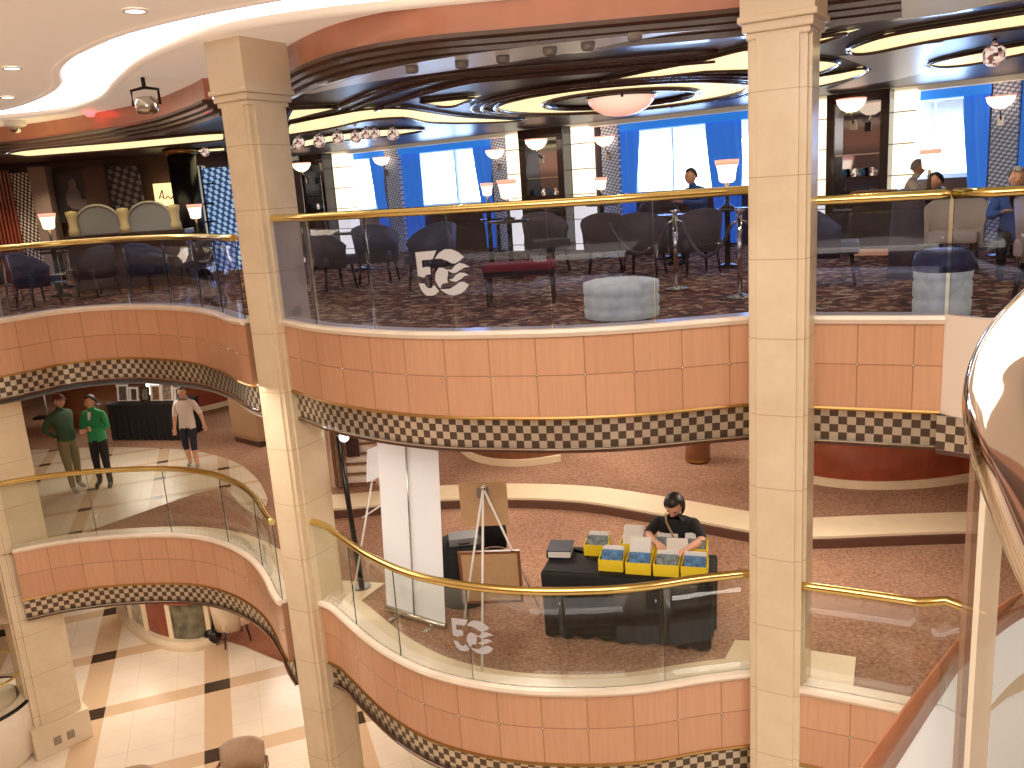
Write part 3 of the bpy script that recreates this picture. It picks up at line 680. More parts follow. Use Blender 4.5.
for x0, x1, lb, sx, sy in ((300, 323, 'dark wood mirrored cabinet beside the first tall column', 307, 166), (520, 564, 'dark wood mirrored display cabinet between two backlit panels, mid lounge', 541, 143), (826, 888, 'large dark wood mirrored cabinet beyond the second tall column', 854, 104)):
    o = .95; a, b = wpt(x0, o), wpt(x1, o); w = (b - a).length; c = (a + b) / 2 - WN * .15
    t = thing('display_cabinet', lb, 'cabinet', (c.x, c.y, ZCF), WANG); h = 2.48; fw = w * .14
    m = MB()
    for s in (-1, 1): m.box((s * (w - fw) / 2, 0, h / 2), (fw, .34, h), bev=.01)
    m.box((0, 0, h - .08), (w, .36, .16), bev=.01); m.box((0, 0, .1), (w, .36, .2), bev=.01); m.box((0, .14, h / 2), (w, .04, h)); m.box((0, 0, 1.12), (w - fw, .32, .06)); m.build('frame', M_darkw, t)
    m = MB(); m.box((0, .11, 1.25), (w - 2 * fw, .01, 2.2)); m.build('mirror', M_mirror, t)
    for z in (.6, 1.5): m = MB(); m.box((0, 0, z), (w - 2 * fw, .28, .02)); m.build('shelf', M_steel, t)
    for k in range(4):
        m = MB(); m.lathe(((k - 1.5) * w * .15, -.02, 1.15), [(.035, 0), (.045, .05), (.03, .1), (.035, .13), (0, .13)], 10); m.build('ornament', M_crystal if k % 2 else M_blueprint, t)
    q = wpt(sx, o + .22); sconce(aty(sx, sy, q.y), 'glowing bowl sconce on the ' + lb, 1.1)
# crystal globes
g0 = None
for i, (x, y, r) in enumerate(((299, 143, .10), (319, 141, .11), (338, 138, .105), (356, 137, .10), (366.5, 134, .09), (375, 134, .09), (393, 134, .10), (994, 55, .115), (205, 152, .08))):
    p = at(x, y, 9.0); lb = ['crystal globe light next to the first tall column, first of the row', 'second crystal globe light from the first tall column', 'third crystal globe light from the first tall column', 'fourth crystal globe light from the first tall column', 'fifth crystal globe light, touching its neighbour', 'sixth crystal globe light, just past the touching pair', 'last crystal globe light of the row, toward the window', 'single big crystal globe light over the corner window', 'small bright globe light over the dark round bar column'][i]
    if g0 is None:
        g0 = thing('globe_light', lb, 'lamp', p, 0, 'crystal globe lights')
        MB().ball((0, 0, 0), .105, n=20).build('globe', M_crystal, g0); MB().cyl((0, 0, .1), (0, 0, .15), .02).build('stem', M_steel, g0); MB().ball((0, 0, 0), .112, (.5, .5, .5), n=10).build('bulb', M_lampw, g0)
    else: dup(g0, p, label=lb, scale=(r / .105,) * 3)

# ------------------------------------------------------------------ people
def V(*a): return Vector(a)
BONES = [('pelvis','spine','T'),('spine','chest','T'),('chest','neck','T'),('neck','skull','K'),
 ('chest','shL','T'),('shL','elL','U'),('elL','wrL','A'),('chest','shR','T'),('shR','elR','U'),('elR','wrR','A'),
 ('pelvis','hipL','P'),('hipL','knL','P'),('knL','anL','S'),('anL','toL','B'),('pelvis','hipR','P'),('hipR','knR','P'),('knR','anR','S'),('anR','toR','B')]
RAD = dict(pelvis=(.150,.115), spine=(.138,.105), chest=(.160,.118), neck=(.058,.06), skull=(.05,.05), shL=(.068,.07), shR=(.068,.07), elL=(.046,.046), elR=(.046,.046), wrL=(.030,.026), wrR=(.030,.026),
 hipL=(.092,.095), hipR=(.092,.095), knL=(.060,.062), knR=(.060,.062), anL=(.040,.044), anR=(.040,.044), toL=(.040,.028), toR=(.040,.028))
STAND = dict(pelvis=V(0,0,.95), spine=V(0,0,1.12), chest=V(0,.01,1.31), neck=V(0,0,1.46), skull=V(0,-.015,1.54),
 shL=V(.175,.01,1.385), elL=V(.215,.03,1.11), wrL=V(.215,-.03,.87), shR=V(-.175,.01,1.385), elR=V(-.215,.03,1.11), wrR=V(-.215,-.03,.87),
 hipL=V(.09,0,.90), knL=V(.10,-.015,.49), anL=V(.105,.02,.085), toL=V(.115,-.13,.035), hipR=V(-.09,0,.90), knR=V(-.10,-.015,.49), anR=V(-.105,.02,.085), toR=V(-.115,-.13,.035))
def person(name, label, loc, rz, pose, cloth, hair='short', cap=None, yaw=0, pitch=0, fat=1.0, scale=1.0, hairmat=None, hands=True, group=None, hem=.90, seat_pose=False):
    """cloth: materials for T torso, U upper arm, A forearm, P thigh, S shin, B shoe"""
    J = dict(STAND); J.update(pose)
    names = list(J); idx = {n: i for i, n in enumerate(names)}; vs = [J[n].copy() for n in names]; rad = [tuple(r * (fat if n in ('pelvis','spine','chest','hipL','hipR') else 1) for r in RAD[n]) for n in names]
    ed = [(idx[a], idx[b]) for a, b, _ in BONES]; seg = [(J[a], J[b], k) for a, b, k in BONES]
    def add(p, par, r): vs.append(p); rad.append((r, r)); ed.append((par, len(vs) - 1)); return len(vs) - 1
    if hands:
        for S, sx in (('L', 1), ('R', -1)):
            w = J['wr' + S]; d = (w - J['el' + S]).normalized(); side = d.cross(V(0, 1, 0) if abs(d.y) < .8 else V(0, 0, 1)).normalized()
            nrm = side.cross(d).normalized()
            p = add(w + d * .075, idx['wr' + S], .026); seg.append((w + d * .012, w + d * .17, 'K'))
            for k, ln in enumerate((.062, .075, .07, .055)):
                lat = side * ((k - 1.5) * .021); a = add(w + d * .098 + lat, p, .010); b = add(w + d * (.098 + ln * .5) + lat - nrm * .006, a, .009); add(w + d * (.098 + ln * .85) + lat - nrm * .022, b, .0075)
            a = add(w + d * .045 - side * .038, idx['wr' + S], .011); add(w + d * .085 - side * .05 - nrm * .015, a, .009)
    me = bpy.data.meshes.new(name + '_rig'); me.from_pydata([tuple(v) for v in vs], ed, [])
    tmp = bpy.data.objects.new(name + '_rig', me); COL.objects.link(tmp)
    sk = tmp.modifiers.new('s', 'SKIN'); sk.use_smooth_shade = True; sk.branch_smoothing = .4
    for i, sv in enumerate(me.skin_vertices[0].data): sv.radius = (rad[i][0] * 1.12, rad[i][1] * 1.12); sv.use_root = (i == idx['pelvis'])
    ss = tmp.modifiers.new('u', 'SUBSURF'); ss.levels = 2; ss.render_levels = 2
    dg = bpy.context.evaluated_depsgraph_get(); body = bpy.data.meshes.new_from_object(tmp.evaluated_get(dg))
    bpy.data.objects.remove(tmp); bpy.data.meshes.remove(me)
    mk = ['T', 'U', 'A', 'P', 'S', 'B', 'K']; ml = [cloth[k] if k != 'K' else M_skin for k in mk] + [M_eye, mat('lips', (176, 96, 84), .5)]
    bm = bmesh.new(); bm.from_mesh(body); bpy.data.meshes.remove(body)
    for f in bm.faces:
        c = f.calc_center_median(); best = (9, 'T')
        for a, b, k in seg:
            ab = b - a; t = max(0, min(1, (c - a).dot(ab) / max(1e-9, ab.length_squared))); dd = (a + ab * t - c).length - (.06 if k == 'T' else .05 if k == 'P' else 0)
            if dd < best[0]: best = (dd, k)
        k_ = best[1]
        if k_ in 'TP' and not seat_pose: k_ = 'T' if c.z > hem else 'P'
        f.material_index = mk.index(k_); f.smooth = True
    # head, part of the same body mesh
    hc = J['skull'] + V(0, -.012, .07); HM = Matrix.Translation(hc) @ Matrix.Rotation(yaw, 4, 'Z') @ Matrix.Rotation(pitch, 4, 'X')
    def addm(fn, mi):
        n0 = set(bm.verts); fn(); nv = [v for v in bm.verts if v not in n0]
        for f in set(f for v in nv for f in v.link_faces): f.material_index = mi; f.smooth = True
        return nv
    hv = addm(lambda: bmesh.ops.create_uvsphere(bm, u_segments=20, v_segments=14, radius=1), 6)
    for v in hv:
        p = v.co.copy()
        if p.z < 0: p.x *= 1 - .28 * (-p.z) ** 1.3; p.y = p.y * (1 - .12 * -p.z) - .10 * (-p.z)
        v.co = V(p.x * .077, p.y * .098, p.z * .118)
        if v.co.y < -.07 and -.035 < v.co.z < .012 and abs(v.co.x) < .02: v.co.y -= .016
    def ball(c, r, mi, sc=(1, 1, 1)):
        return addm(lambda: bmesh.ops.create_uvsphere(bm, u_segments=8, v_segments=6, radius=r, matrix=Matrix.Translation(c) @ Matrix.Diagonal((*sc, 1))), mi)
    for s in (-1, 1):
        hv += ball((s * .030, -.088, .008), .011, 7, (1.2, .6, .6)); hv += ball((s * .078, .008, -.012), .028, 6, (.35, .7, 1.1))
    hv += ball((0, -.106, -.022), .014, 6, (.9, 1, 1.2)); hv += ball((0, -.093, -.058), .022, 8, (1, .35, .3))
    for v in hv: v.co = HM @ v.co
    o = bpy.data.objects.new(name, bpy.data.meshes.new(name)); bm.to_mesh(o.data); bm.free()
    for m in ml: o.data.materials.append(m)
    COL.objects.link(o); o.location = loc; o.rotation_euler = (0, 0, rz); o.scale = (scale,) * 3; tag(o, label, 'person', group)
    def hairpiece(nm, mt, keep, r=(.086, .107, .126)):
        b = bmesh.new(); vv = bmesh.ops.create_uvsphere(b, u_segments=24, v_segments=16, radius=1)['verts']
        bad = [v for v in vv if not keep(v.co)]; bmesh.ops.delete(b, geom=bad, context='VERTS')
        for v in b.verts: v.co = HM @ V(v.co.x * r[0], v.co.y * r[1] + .004, v.co.z * r[2])
        for f in b.faces: f.smooth = True
        bmesh.ops.solidify(b, geom=b.faces[:], thickness=-.008)
        h = bpy.data.objects.new(nm, bpy.data.meshes.new(nm)); b.to_mesh(h.data); b.free(); h.data.materials.append(mt); COL.objects.link(h); h.parent = o; return h
    hm = hairmat or M_hair
    if hair == 'short': hairpiece('hair', hm, lambda c: c.z > max(-.3, .40 - .75 * (c.y + .35)) if c.y > -.62 else c.z > .5)
    elif hair == 'bob': hairpiece('hair', hm, lambda c: (c.y > -.35 and c.z > -.95) or c.z > .5, (.092, .112, .128))
    if cap:
        hairpiece('cap', cap, lambda c: c.z > .28, (.092, .112, .128))
        m = MB(); r1 = []; 
        for k in range(9):
            a = PI * (k / 8) ; r1.append((HM @ V(.086 * math.cos(a), -.07 - .105 * math.sin(a), .036), HM @ V(.086 * math.cos(a), -.04, .044)))
        ra = [[m.b.verts.new(p), m.b.verts.new(q)] for p, q in r1]; m.skin(ra, closed=False); b = m.build('cap_brim', cap, o)
    return o
def cl(**k): return k
M_green = mat('green_knit', (38, 142, 84), .8); M_dgreen = mat('dark_green_jacket', (44, 72, 46), .8); M_olive = mat('olive_trousers', (116, 104, 70), .85)
M_shoe = mat('grey_shoe', (150, 140, 130), .7); M_cap = mat('maroon_cap', (96, 34, 34), .8); M_shirt = mat('white_shirt', (226, 210, 200), .8); M_navyc = mat('navy_shorts', (30, 32, 48), .85)
M_blk = mat('black_cotton', (26, 25, 28), .85); M_bluec = mat('blue_shirt', (70, 110, 170), .8); M_greyh = mat('grey_hair', (150, 145, 145), .6)
p1 = at(76, 490, ZB); p2 = at(106, 486, ZB); p3 = at(194, 467, ZB)
A45 = math.radians
man = person('person', 'person in maroon cap, dark green jacket and olive trousers, hands clasped behind back', p1, A45(62), dict(
    chest=V(0,.05,1.31), neck=V(0,.04,1.46), skull=V(0,.015,1.55), shL=V(.18,.06,1.385), shR=V(-.18,.06,1.385), pelvis=V(0,-.02,.95), spine=V(0,.01,1.12),
    elL=V(.25,.20,1.14), wrL=V(.05,.19,1.0), elR=V(-.25,.20,1.14), wrR=V(-.05,.21,.98), anL=V(.12,.06,.085), toL=V(.14,-.1,.035), anR=V(-.12,-.12,.085), toR=V(-.14,-.28,.035), knR=V(-.11,-.08,.49)),
    cl(T=M_dgreen, U=M_dgreen, A=M_dgreen, P=M_olive, S=M_olive, B=M_shoe), 'short', M_cap, fat=1.05, scale=1.0, hem=.93)
person('person', 'person with short dark hair in bright green cardigan and black trousers, arms folded', p2, A45(-8), dict(
    elL=V(.25,-.02,1.12), wrL=V(.00,-.20,1.12), elR=V(-.25,-.02,1.12), wrR=V(.02,-.235,1.17), anL=V(.15,-.06,.085), toL=V(.2,-.2,.035), knL=V(.12,-.05,.49)),
    cl(T=M_green, U=M_green, A=M_green, P=M_blk, S=M_blk, B=M_blackgloss), 'short', yaw=A45(-18), scale=.965, hem=.88)
p = bpy.data.objects['person.001']
m = MB(); m.poly([V(-.035,-.10,1.44), V(.035,-.10,1.44), V(.022,-.143,1.30), V(-.022,-.143,1.30)]); m.build('shirt_front', M_shirt, p, label='white shirt front')
person('person', 'person in loose white shirt and navy shorts walking past the black photo table', p3, A45(-4), dict(
    elL=V(.29,.03,1.13), wrL=V(.37,-.05,.93), elR=V(-.25,.02,1.11), wrR=V(-.26,-.03,.87), anL=V(.13,-.10,.085), toL=V(.17,-.25,.035), knL=V(.11,-.09,.49), anR=V(-.1,.10,.10), toR=V(-.1,-.05,.035)),
    cl(T=M_shirt, U=M_shirt, A=M_skin, P=M_navyc, S=M_skin, B=M_shoe), 'short', yaw=A45(10), fat=1.0, scale=.90, hem=.86)
# seated person at the table
TA = math.radians(-17.3); TC = V(1.105, 8.262, ZB)
def tl(x, y, z=0.0): return V(TC.x + x * math.cos(TA) - y * math.sin(TA), TC.y + x * math.sin(TA) + y * math.cos(TA), ZB + z)
sit = dict(pelvis=V(0,.05,.52), spine=V(0,.03,.68), chest=V(0,-.03,.87), neck=V(0,-.07,1.01), skull=V(0,-.10,1.09), shL=V(.175,-.02,.95), shR=V(-.175,-.02,.95),
    elL=V(.25,-.14,.76), wrL=V(.10,-.36,.80), elR=V(-.25,-.14,.76), wrR=V(-.12,-.36,.82), hipL=V(.09,.02,.50), knL=V(.11,-.40,.50), anL=V(.11,-.36,.09), toL=V(.12,-.5,.035), hipR=V(-.09,.02,.50), knR=V(-.11,-.40,.50), anR=V(-.11,-.36,.09), toR=V(-.12,-.5,.035))
w = person('person', 'person with black bob hair in black T-shirt sorting papers behind the table', tl(.44, .54, -.03), TA - .05, dict(sit, knL=V(.11,-.28,.5), knR=V(-.11,-.28,.5), anL=V(.2,-.1,.09), toL=V(.24,-.24,.035), anR=V(-.11,-.2,.09), toR=V(-.12,-.34,.035), elL=V(.27,-.16,.84), wrL=V(.13,-.40,.83), elR=V(-.26,-.13,.84), wrR=V(-.13,-.36,.86)),
    cl(T=M_blk, U=M_blk, A=M_skin, P=M_blk, S=M_blk, B=M_white), 'bob', pitch=A45(34), yaw=A45(-14), scale=1.12, seat_pose=True)
m = MB(); m.tube([V(-.10,-.02,1.03), V(-.07,-.15,.99), V(0,-.19,.86), V(.10,-.17,.70), V(.15,-.06,.62)], .012, 6); m.build('bag_strap', mat('tan_strap', (170, 140, 110), .6), w)
t = thing('stool', 'black stool under the seated person behind the table', 'stool', tl(.46, .60), TA)
MB().cyl((0, 0, .40), (0, 0, .44), .17).build('seat', M_black, t)
for a in (.8, 2.4, 3.9, 5.5): MB().cyl((.13 * math.cos(a), .13 * math.sin(a), .40), (.17 * math.cos(a), .17 * math.sin(a), 0), .012, n=8).build('leg', M_steel, t)
m = MB(); m.box((0, 0, 0), (.22, .012, .19), bev=.003); o = m.build('paper_sheet', M_paper); o.location = tl(.48, .16, .90); o.rotation_euler = (A45(-25), 0, TA); tag(o, 'white paper sheet held in the hands of the seated person', 'paper')

# table with draped black cloth
t = thing('folding_table', 'long table hidden under a black cloth before the seated person', 'table', TC, TA)
MB().box((0, 0, .725), (1.70, .66, .03), bev=.005).build('tabletop', M_darkw, t)
for sx in (-1, 1):
    for sy in (-1, 1): MB().cyl((sx * .7, sy * .26, 0), (sx * .7, sy * .26, .71), .015, n=8).build('leg', M_steel, t)
m = MB(); rings = []; n = 120
for k, (z, e, wv) in enumerate(((.752, -.06, 0), (.752, 0, 0), (.735, .012, .0), (.60, .0, .006), (.35, -.02, .016), (.03, -.03, .026))):
    rg = []
    for i in range(n):
        a = i / n * 2 * (1.74 + .70); hx, hy = .87, .35
        if a < 1.74: q = (-hx + a, -hy); nn = (0, -1)
        elif a < 2.44: q = (hx, -hy + a - 1.74); nn = (1, 0)
        elif a < 4.18: q = (hx - (a - 2.44), hy); nn = (0, 1)
        else: q = (-hx, hy - (a - 4.18)); nn = (-1, 0)
        d = e + wv * math.sin(i * 1.3) + (.02 * math.sin(i * .37) if wv else 0)
        rg.append(m.b.verts.new((q[0] + nn[0] * d, q[1] + nn[1] * d, z)))
    rings.append(rg)
m.skin(rings, caps=False); m.b.faces.new(rings[0]); o = m.build('tablecloth', M_black); o.location = TC; o.rotation_euler = (0, 0, TA); tag(o, 'black tablecloth falling to the carpet around the long table', 'tablecloth')
# yellow bins with papers
def make_bin(lb, p, rz, kind, tall=0.0):
    t = thing('file_bin', lb, 'bin', p, rz, 'yellow bins on the black table'); w_, d_, h_ = .25, .26, .125
    m = MB(); m.box((0, 0, .005), (w_, d_, .01)); m.box((0, -d_ / 2, h_ / 2), (w_, .008, h_)); m.box((0, d_ / 2, h_ * .62), (w_, .008, h_ * 1.24)); m.box((-w_ / 2, 0, h_ / 2), (.008, d_, h_)); m.box((w_ / 2, 0, h_ / 2), (.008, d_, h_))
    m.build('bin_body', M_yel, t)
    for k in range(6):
        hh = .165 + .010 * (k % 3) + (tall if k < 3 else 0); y = .09 - k * .036
        m = MB(); m.box((0.004 * (k % 2), y + .02, .012 + hh / 2), (w_ * .84, .012, hh), rx=A45(-20)); m.build('card', (M_paper if (kind == 0 or k < 3) else (M_blueprint if kind == 1 else M_pgreen)), t)
M_pgreen = mat('printed_grey', (120, 135, 140), .5, noise=26, amt=.6)
BINS = [((613, 566), 1, 0, 'yellow bin of blue brochures at the front corner of the group, nearest the binder'), ((640, 569), 1, .12, 'yellow bin with a tall white stack behind blue brochures, second in the front row'), ((667.5, 571), 2, 0, 'yellow bin of grey brochures, third in the front row'), ((695, 573), 1, 0, 'yellow bin of blue brochures at the outer front corner by the brass rail'),
 ((598, 551), 2, 0, 'yellow bin standing apart from the others, next to the navy binder'), ((633.5, 550), 0, .06, 'yellow bin packed with white sheets in the back row'), ((667, 553), 2, 0, "yellow bin right under the seated person's hands"), ((695, 555), 2, .02, 'yellow bin with a green-topped card stack at the outer back corner')]
for (x, y), k, tall, lb in BINS:
    p = at(x, y, ZB + .757); make_bin(lb, p, TA, k, tall)
p = at(561, 553, ZB + .757); t = thing('ring_binder', 'navy ring binder lying on the empty end of the black table', 'binder', p, TA + .1)
m = MB(); m.box((0, 0, .085), (.27, .30, .008), rx=A45(0), bev=.002); m.box((0, 0, .006), (.27, .30, .008), bev=.002); m.box((-.133, 0, .045), (.006, .30, .085), bev=.002); m.build('cover', M_navy, t); MB().box((.0, 0, .045), (.24, .28, .07)).build('pages', M_paper, t)
# banner stand seen from behind
b0, b1 = at(386, 613, ZB), at(447, 629, ZB); d = b1 - b0; ang = math.atan2(d.y, d.x); ctr = (b0 + b1) / 2; W = d.length * .95
t = thing('banner_stand', 'white roll-up banner seen from behind beside the first tall column', 'banner', ctr, ang); t.rotation_euler = (0, A45(3.2), ang)
m = MB(); m.box((0, 0, 1.07), (W, .006, 2.06)); m.build('banner_sheet', M_panelwhite, t)
m = MB(); m.cyl((-W / 2 - .01, 0, .045), (W / 2 + .01, 0, .045), .045, n=16); m.build('base_cassette', M_steel, t)
MB().cyl((0, -.02, .05), (0, -.02, 2.1), .011, n=10).build('support_pole', M_steel, t); MB().box((0, 0, 2.1), (W, .02, .025)).build('top_bar', M_steel, t)
for s in (-1, 1): MB().box((s * W * .3, 0, .012), (.05, .34, .018), bev=.004).build('foot', M_steel, t)
# easels
def easel(lb, apex, feet, bar=None):
    t = thing('easel', lb, 'easel', (apex[0], apex[1], ZB))
    for q in feet: m = MB(); m.cyl(apex, q, .012, .012, 10); m.build('leg', M_white, t, True)
    m = MB(); m.ball(apex, .03, n=10); m.build('hinge', M_steel, t, True)
    if bar: m = MB(); m.tube(bar, .01, 8); m.build('tray', M_white, t, True)
    return t
ap = aty(483, 488, 8.25); fl, fr_, fb = V(-.72, 8.35, ZB), V(.16, 8.75, ZB), at(482, 678, ZB)
easel('white tripod easel holding kraft-backed boards before the black table', ap, [fl, fr_, fb])
def board(nm, lb, px, py, Y, w_, h_, m0, frame=None, tilt=8, rz=0.0, plate=False):
    p = aty(px, py, Y); t = thing(nm, lb, 'board', p, rz)
    m = MB(); m.box((0, 0, 0), (w_, .012, h_), rx=A45(tilt)); m.build('backing', m0, t)
    if frame:
        m = MB()
        for s in (-1, 1): m.box((s * w_ / 2, 0, 0), (.03, .03, h_ + .03), rx=A45(tilt)); m.box((0, s * h_ / 2 * -math.sin(A45(tilt)), s * h_ / 2), (w_ + .03, .03, .03), rx=A45(tilt))
        m.build('frame', frame, t)
    if plate: m = MB(); m.box((0, -.05, h_ * .28), (.12, .01, .12), rx=A45(tilt)); m.build('grey_plate', mat('grey_plate', (128, 120, 112), .5), t)
    return t
board('display_board', 'kraft-backed display board clipped at the top of the tripod easel', 484, 504, 8.42, .50, .52, M_kraft, plate=True, rz=-.05)
board('picture_board', 'larger framed board seen from behind, low on the tripod easel', 491, 577, 8.55, .64, .62, M_kraft, M_brownw, rz=-.08)
ap2 = aty(376, 456, 9.9)
easel('white tripod easel half hidden behind the roll-up banner', ap2, [at(352, 603, ZB), at(398, 590, ZB), V(-1.45, 10.6, ZB)], [aty(362, 518, 9.75), aty(386, 502, 9.95)])
board('price_card', 'white card on the easel behind the roll-up banner', 377, 462, 9.75, .34, .42, M_panelwhite, tilt=10, rz=.95)
# black covered side table with grey case
p = at(470, 606, ZB); t = thing('side_table', 'small side table under black cloth behind the tripod easel', 'table', V(-.72, 9.25, ZB), .1)
m = MB(); m.lathe((0, 0, 0), [(.30, .0), (.27, .4), (.28, .70), (.26, .72), (0, .72)], 24); m.build('black_cover', M_black, t)
t = thing('equipment_case', 'grey flat case lying on the small black-covered table', 'case', V(-.68, 9.2, ZB + .722), .1); m = MB(); m.box((0, 0, .045), (.34, .24, .09), bev=.01); m.build('case_body', mat('grey_case', (120, 122, 126), .5), t); MB().tube([(-.06, -.13, .045), (-.05, -.16, .045), (.05, -.16, .045), (.06, -.13, .045)], .008, 6).build('handle', M_black, t)
t = thing('office_chair', 'black chair back standing behind the framed board', 'chair', V(-.36, 9.55, ZB), .4); t.scale = (.82, .82, .82)
MB().lathe((0, 0, .44), [(.0, .0), (.22, .0), (.23, .03), (.2, .06), (0, .07)], 20).build('seat', M_black, t); MB().lathe((0, 0, .5), [(.24, 0), (.26, .2), (.25, .36), (.23, .36), (.22, .0)], 16, .2, PI - .2, caps=False).build('backrest', M_black, t)
for a in (.8, 2.4, 3.9, 5.5): MB().cyl((.15 * math.cos(a), .15 * math.sin(a), .44), (.2 * math.cos(a), .2 * math.sin(a), 0), .014, n=8).build('leg', M_steel, t)
# black floor lamp pole
pb = at(362, 588, ZB); t = thing('floor_lamp', 'slim black lamp pole with one bright bulb beside the first tall column', 'lamp', pb)
pt = aty(338, 436, 9.75); m = MB(); m.cyl(pb, pt, .035, .03, 10); m.build('pole', M_blackgloss, t, True); m = MB(); m.cyl(pb, pb + V(0, 0, .03), .11); m.build('base', M_blackgloss, t, True)
m = MB(); m.ball(aty(344, 437, 9.65), .06, n=12); m.build('bulb', M_led, t, True)
# slat wall with photo
def pbox(m, x0, x1, y0, y1, Y, th=.08, full=False):
    a, b = aty(x0, y1, Y), aty(x1, y1, Y); c = aty((x0 + x1) / 2, y0, Y); z0, z1 = (ZCF + .002 if full else (a.z + b.z) / 2), c.z
    m.box(((a.x + b.x) / 2, Y + th / 2, (z0 + z1) / 2), (b.x - a.x, th, z1 - z0)); return m
t = thing('slat_display', 'cream slatted display wall with wooden rails behind the first tall column', 'display', at(350, 487, 3.46))
m = MB(); pbox(m, 334, 376, 428, 487, 13.1, .05); m.build('backing', M_cream, t, True)
for y in (443, 453, 463, 473, 483): m = MB(); pbox(m, 346, 376, y, y + 1.8, 13.04, .05); m.build('rail', M_brownw, t, True)
for x in (335.5, 340.5, 345.5): m = MB(); pbox(m, x, x + 2.4, 428, 487, 13.02, .07); m.build('post', M_brownw, t, True)
m = MB(); pbox(m, 347, 360, 436, 457, 12.98, .04); tag(m.build('wall_photo', mat('dark_photo', (52, 30, 32), .3, noise=9, amt=.9)), 'dark photograph hung on the slatted display wall', 'photo')
# far counters on the raised deck
def counter(lb, pts, h, mt, name='counter', z=3.45, skirt=M_band):
    ln = smooth(pts, .15); t = thing(name, lb, 'counter', (*ln[len(ln) // 2], z))
    m = MB(); m.sweep(ln, [(0, z + .12), (0, z + h), (-.5, z + h), (-.5, z + .12)]); m.build('front', mt, t, True)
    m = MB(); m.sweep(ln, [(.04, z + .002), (.04, z + .12), (-.52, z + .12), (-.52, z + .002)]); m.build('skirting', skirt, t, True)
    m = MB(); m.sweep(ln, [(.05, z + h), (.05, z + h + .05), (-.55, z + h + .05), (-.55, z + h)]); m.build('top', M_brownw, t, True); return t
counter('dark red wood bar front curving under the short upper balcony', plan([(755, 470), (815, 484), (860, 489), (900, 489), (940, 486), (975, 480), (1060, 470)], 3.45), 1.0, M_redw)
counter('curved brown counter base with pale skirting, far behind the tripod easel', plan([(463, 452), (475, 461), (500, 466), (530, 466), (560, 461)], 3.45), 1.0, M_brownw)
counter('low red wood counter far behind the walking person', plan([(176, 416), (200, 412), (232, 404), (250, 398)], 3.3), .75, M_redw, z=3.3)
t = thing('round_bin', 'short round brown bin standing on the raised carpet past the seated person', 'bin', at(698, 461, 3.45)); MB().lathe((0, 0, 0), [(.18, 0), (.2, .05), (.2, .6), (.17, .62), (0, .62)], 20).build('body', M_brownw, t); MB().lathe((0, 0, 0), [(.205, .03), (.21, .05), (.205, .07)], 20, caps=False).build('band', M_goldtrim, t)
# black photo table with frames
a, b = at(114, 440, ZB), at(184, 440, ZB); d = b - a; ang = math.atan2(d.y, d.x); c = (a + b) / 2
t = thing('photo_table', 'black-draped table carrying framed photographs behind the standing people', 'table', (c.x, c.y, ZB), ang); L = d.length
nv = V(-math.sin(ang), math.cos(ang), 0)
m = MB(); m.box((0, .35, .76), (L + .06, .76, .04), bev=.008); m.build('tabletop', M_black, t)
m = MB(); rg = []
for z, e in ((.74, .0), (.4, .012), (.02, .025)):
    rg.append([m.b.verts.new((x + (0 if 0 else 0), y, z)) for x, y in [(-L / 2 + L * i / 40, -.02 - e * (1 + math.sin(i * 1.7))) for i in range(41)] + [(L / 2 + e, .7), (-L / 2 - e, .7)]])
m.skin(rg, caps=False, smooth=False); m.build('table_skirt', M_black, t)
M_photo = [mat('photo_%s' % 'abcdef'[i], c_, .3, noise=14, amt=.8) for i, c_ in enumerate(((90, 84, 80), (70, 60, 56), (120, 120, 104), (130, 96, 70), (150, 130, 116), (110, 108, 106)))]
FR = [(115.5, 400, .27, .36, M_white, 'white frame with dark portrait, first from the green cardigan'), (127, 399.5, .22, .30, M_white, 'small cream frame, second from the green cardigan'), (137.5, 400, .22, .30, M_darkw, 'dark framed greenish photograph in the middle of the table'), (148.5, 399.5, .25, .34, M_cream, 'cream frame with brown photograph'), (160, 398, .30, .38, M_white, 'largest white frame with pale photograph'), (172, 399, .20, .28, M_white, 'smallest white frame, beside the walking person')]
for i, (x, y, w_, h_, fm, lb) in enumerate(FR):
    q = c + (d / L) * ((i - 2.5) * L / 6.3) + nv * .3; t = thing('framed_photo', lb, 'framed photo', (q.x, q.y, ZB + .785), ang, 'framed photos on the black table')
    m = MB(); k = .04
    for s in (-1, 1): m.box((s * (w_ - k) / 2, 0, h_ / 2), (k, .02, h_), rx=-.15); m.box((0, -s * 0, h_ / 2 + s * (h_ - k) / 2), (w_, .022, k), rx=-.15)
    m.build('frame', fm, t); m = MB(); m.box((0, .012, h_ / 2), (w_ - k, .01, h_ - k), rx=-.15); m.build('photo', M_photo[i], t.children[0])
p = aty(157, 388, 19.2); t = thing('monitor', 'bright screen standing behind the framed photographs', 'monitor', (p.x, p.y, ZB), 0)
MB().box((0, 0, p.z - ZB), (.5, .05, .32), bev=.01).build('case', M_blackgloss, t); MB().box((0, -.028, p.z - ZB), (.46, .005, .28)).build('screen', M_led, [o for o in t.children if o.name.startswith('case')][0]); MB().cyl((0, 0, 0), (0, 0, p.z - ZB - .15), .03).build('stand', M_steel, t)
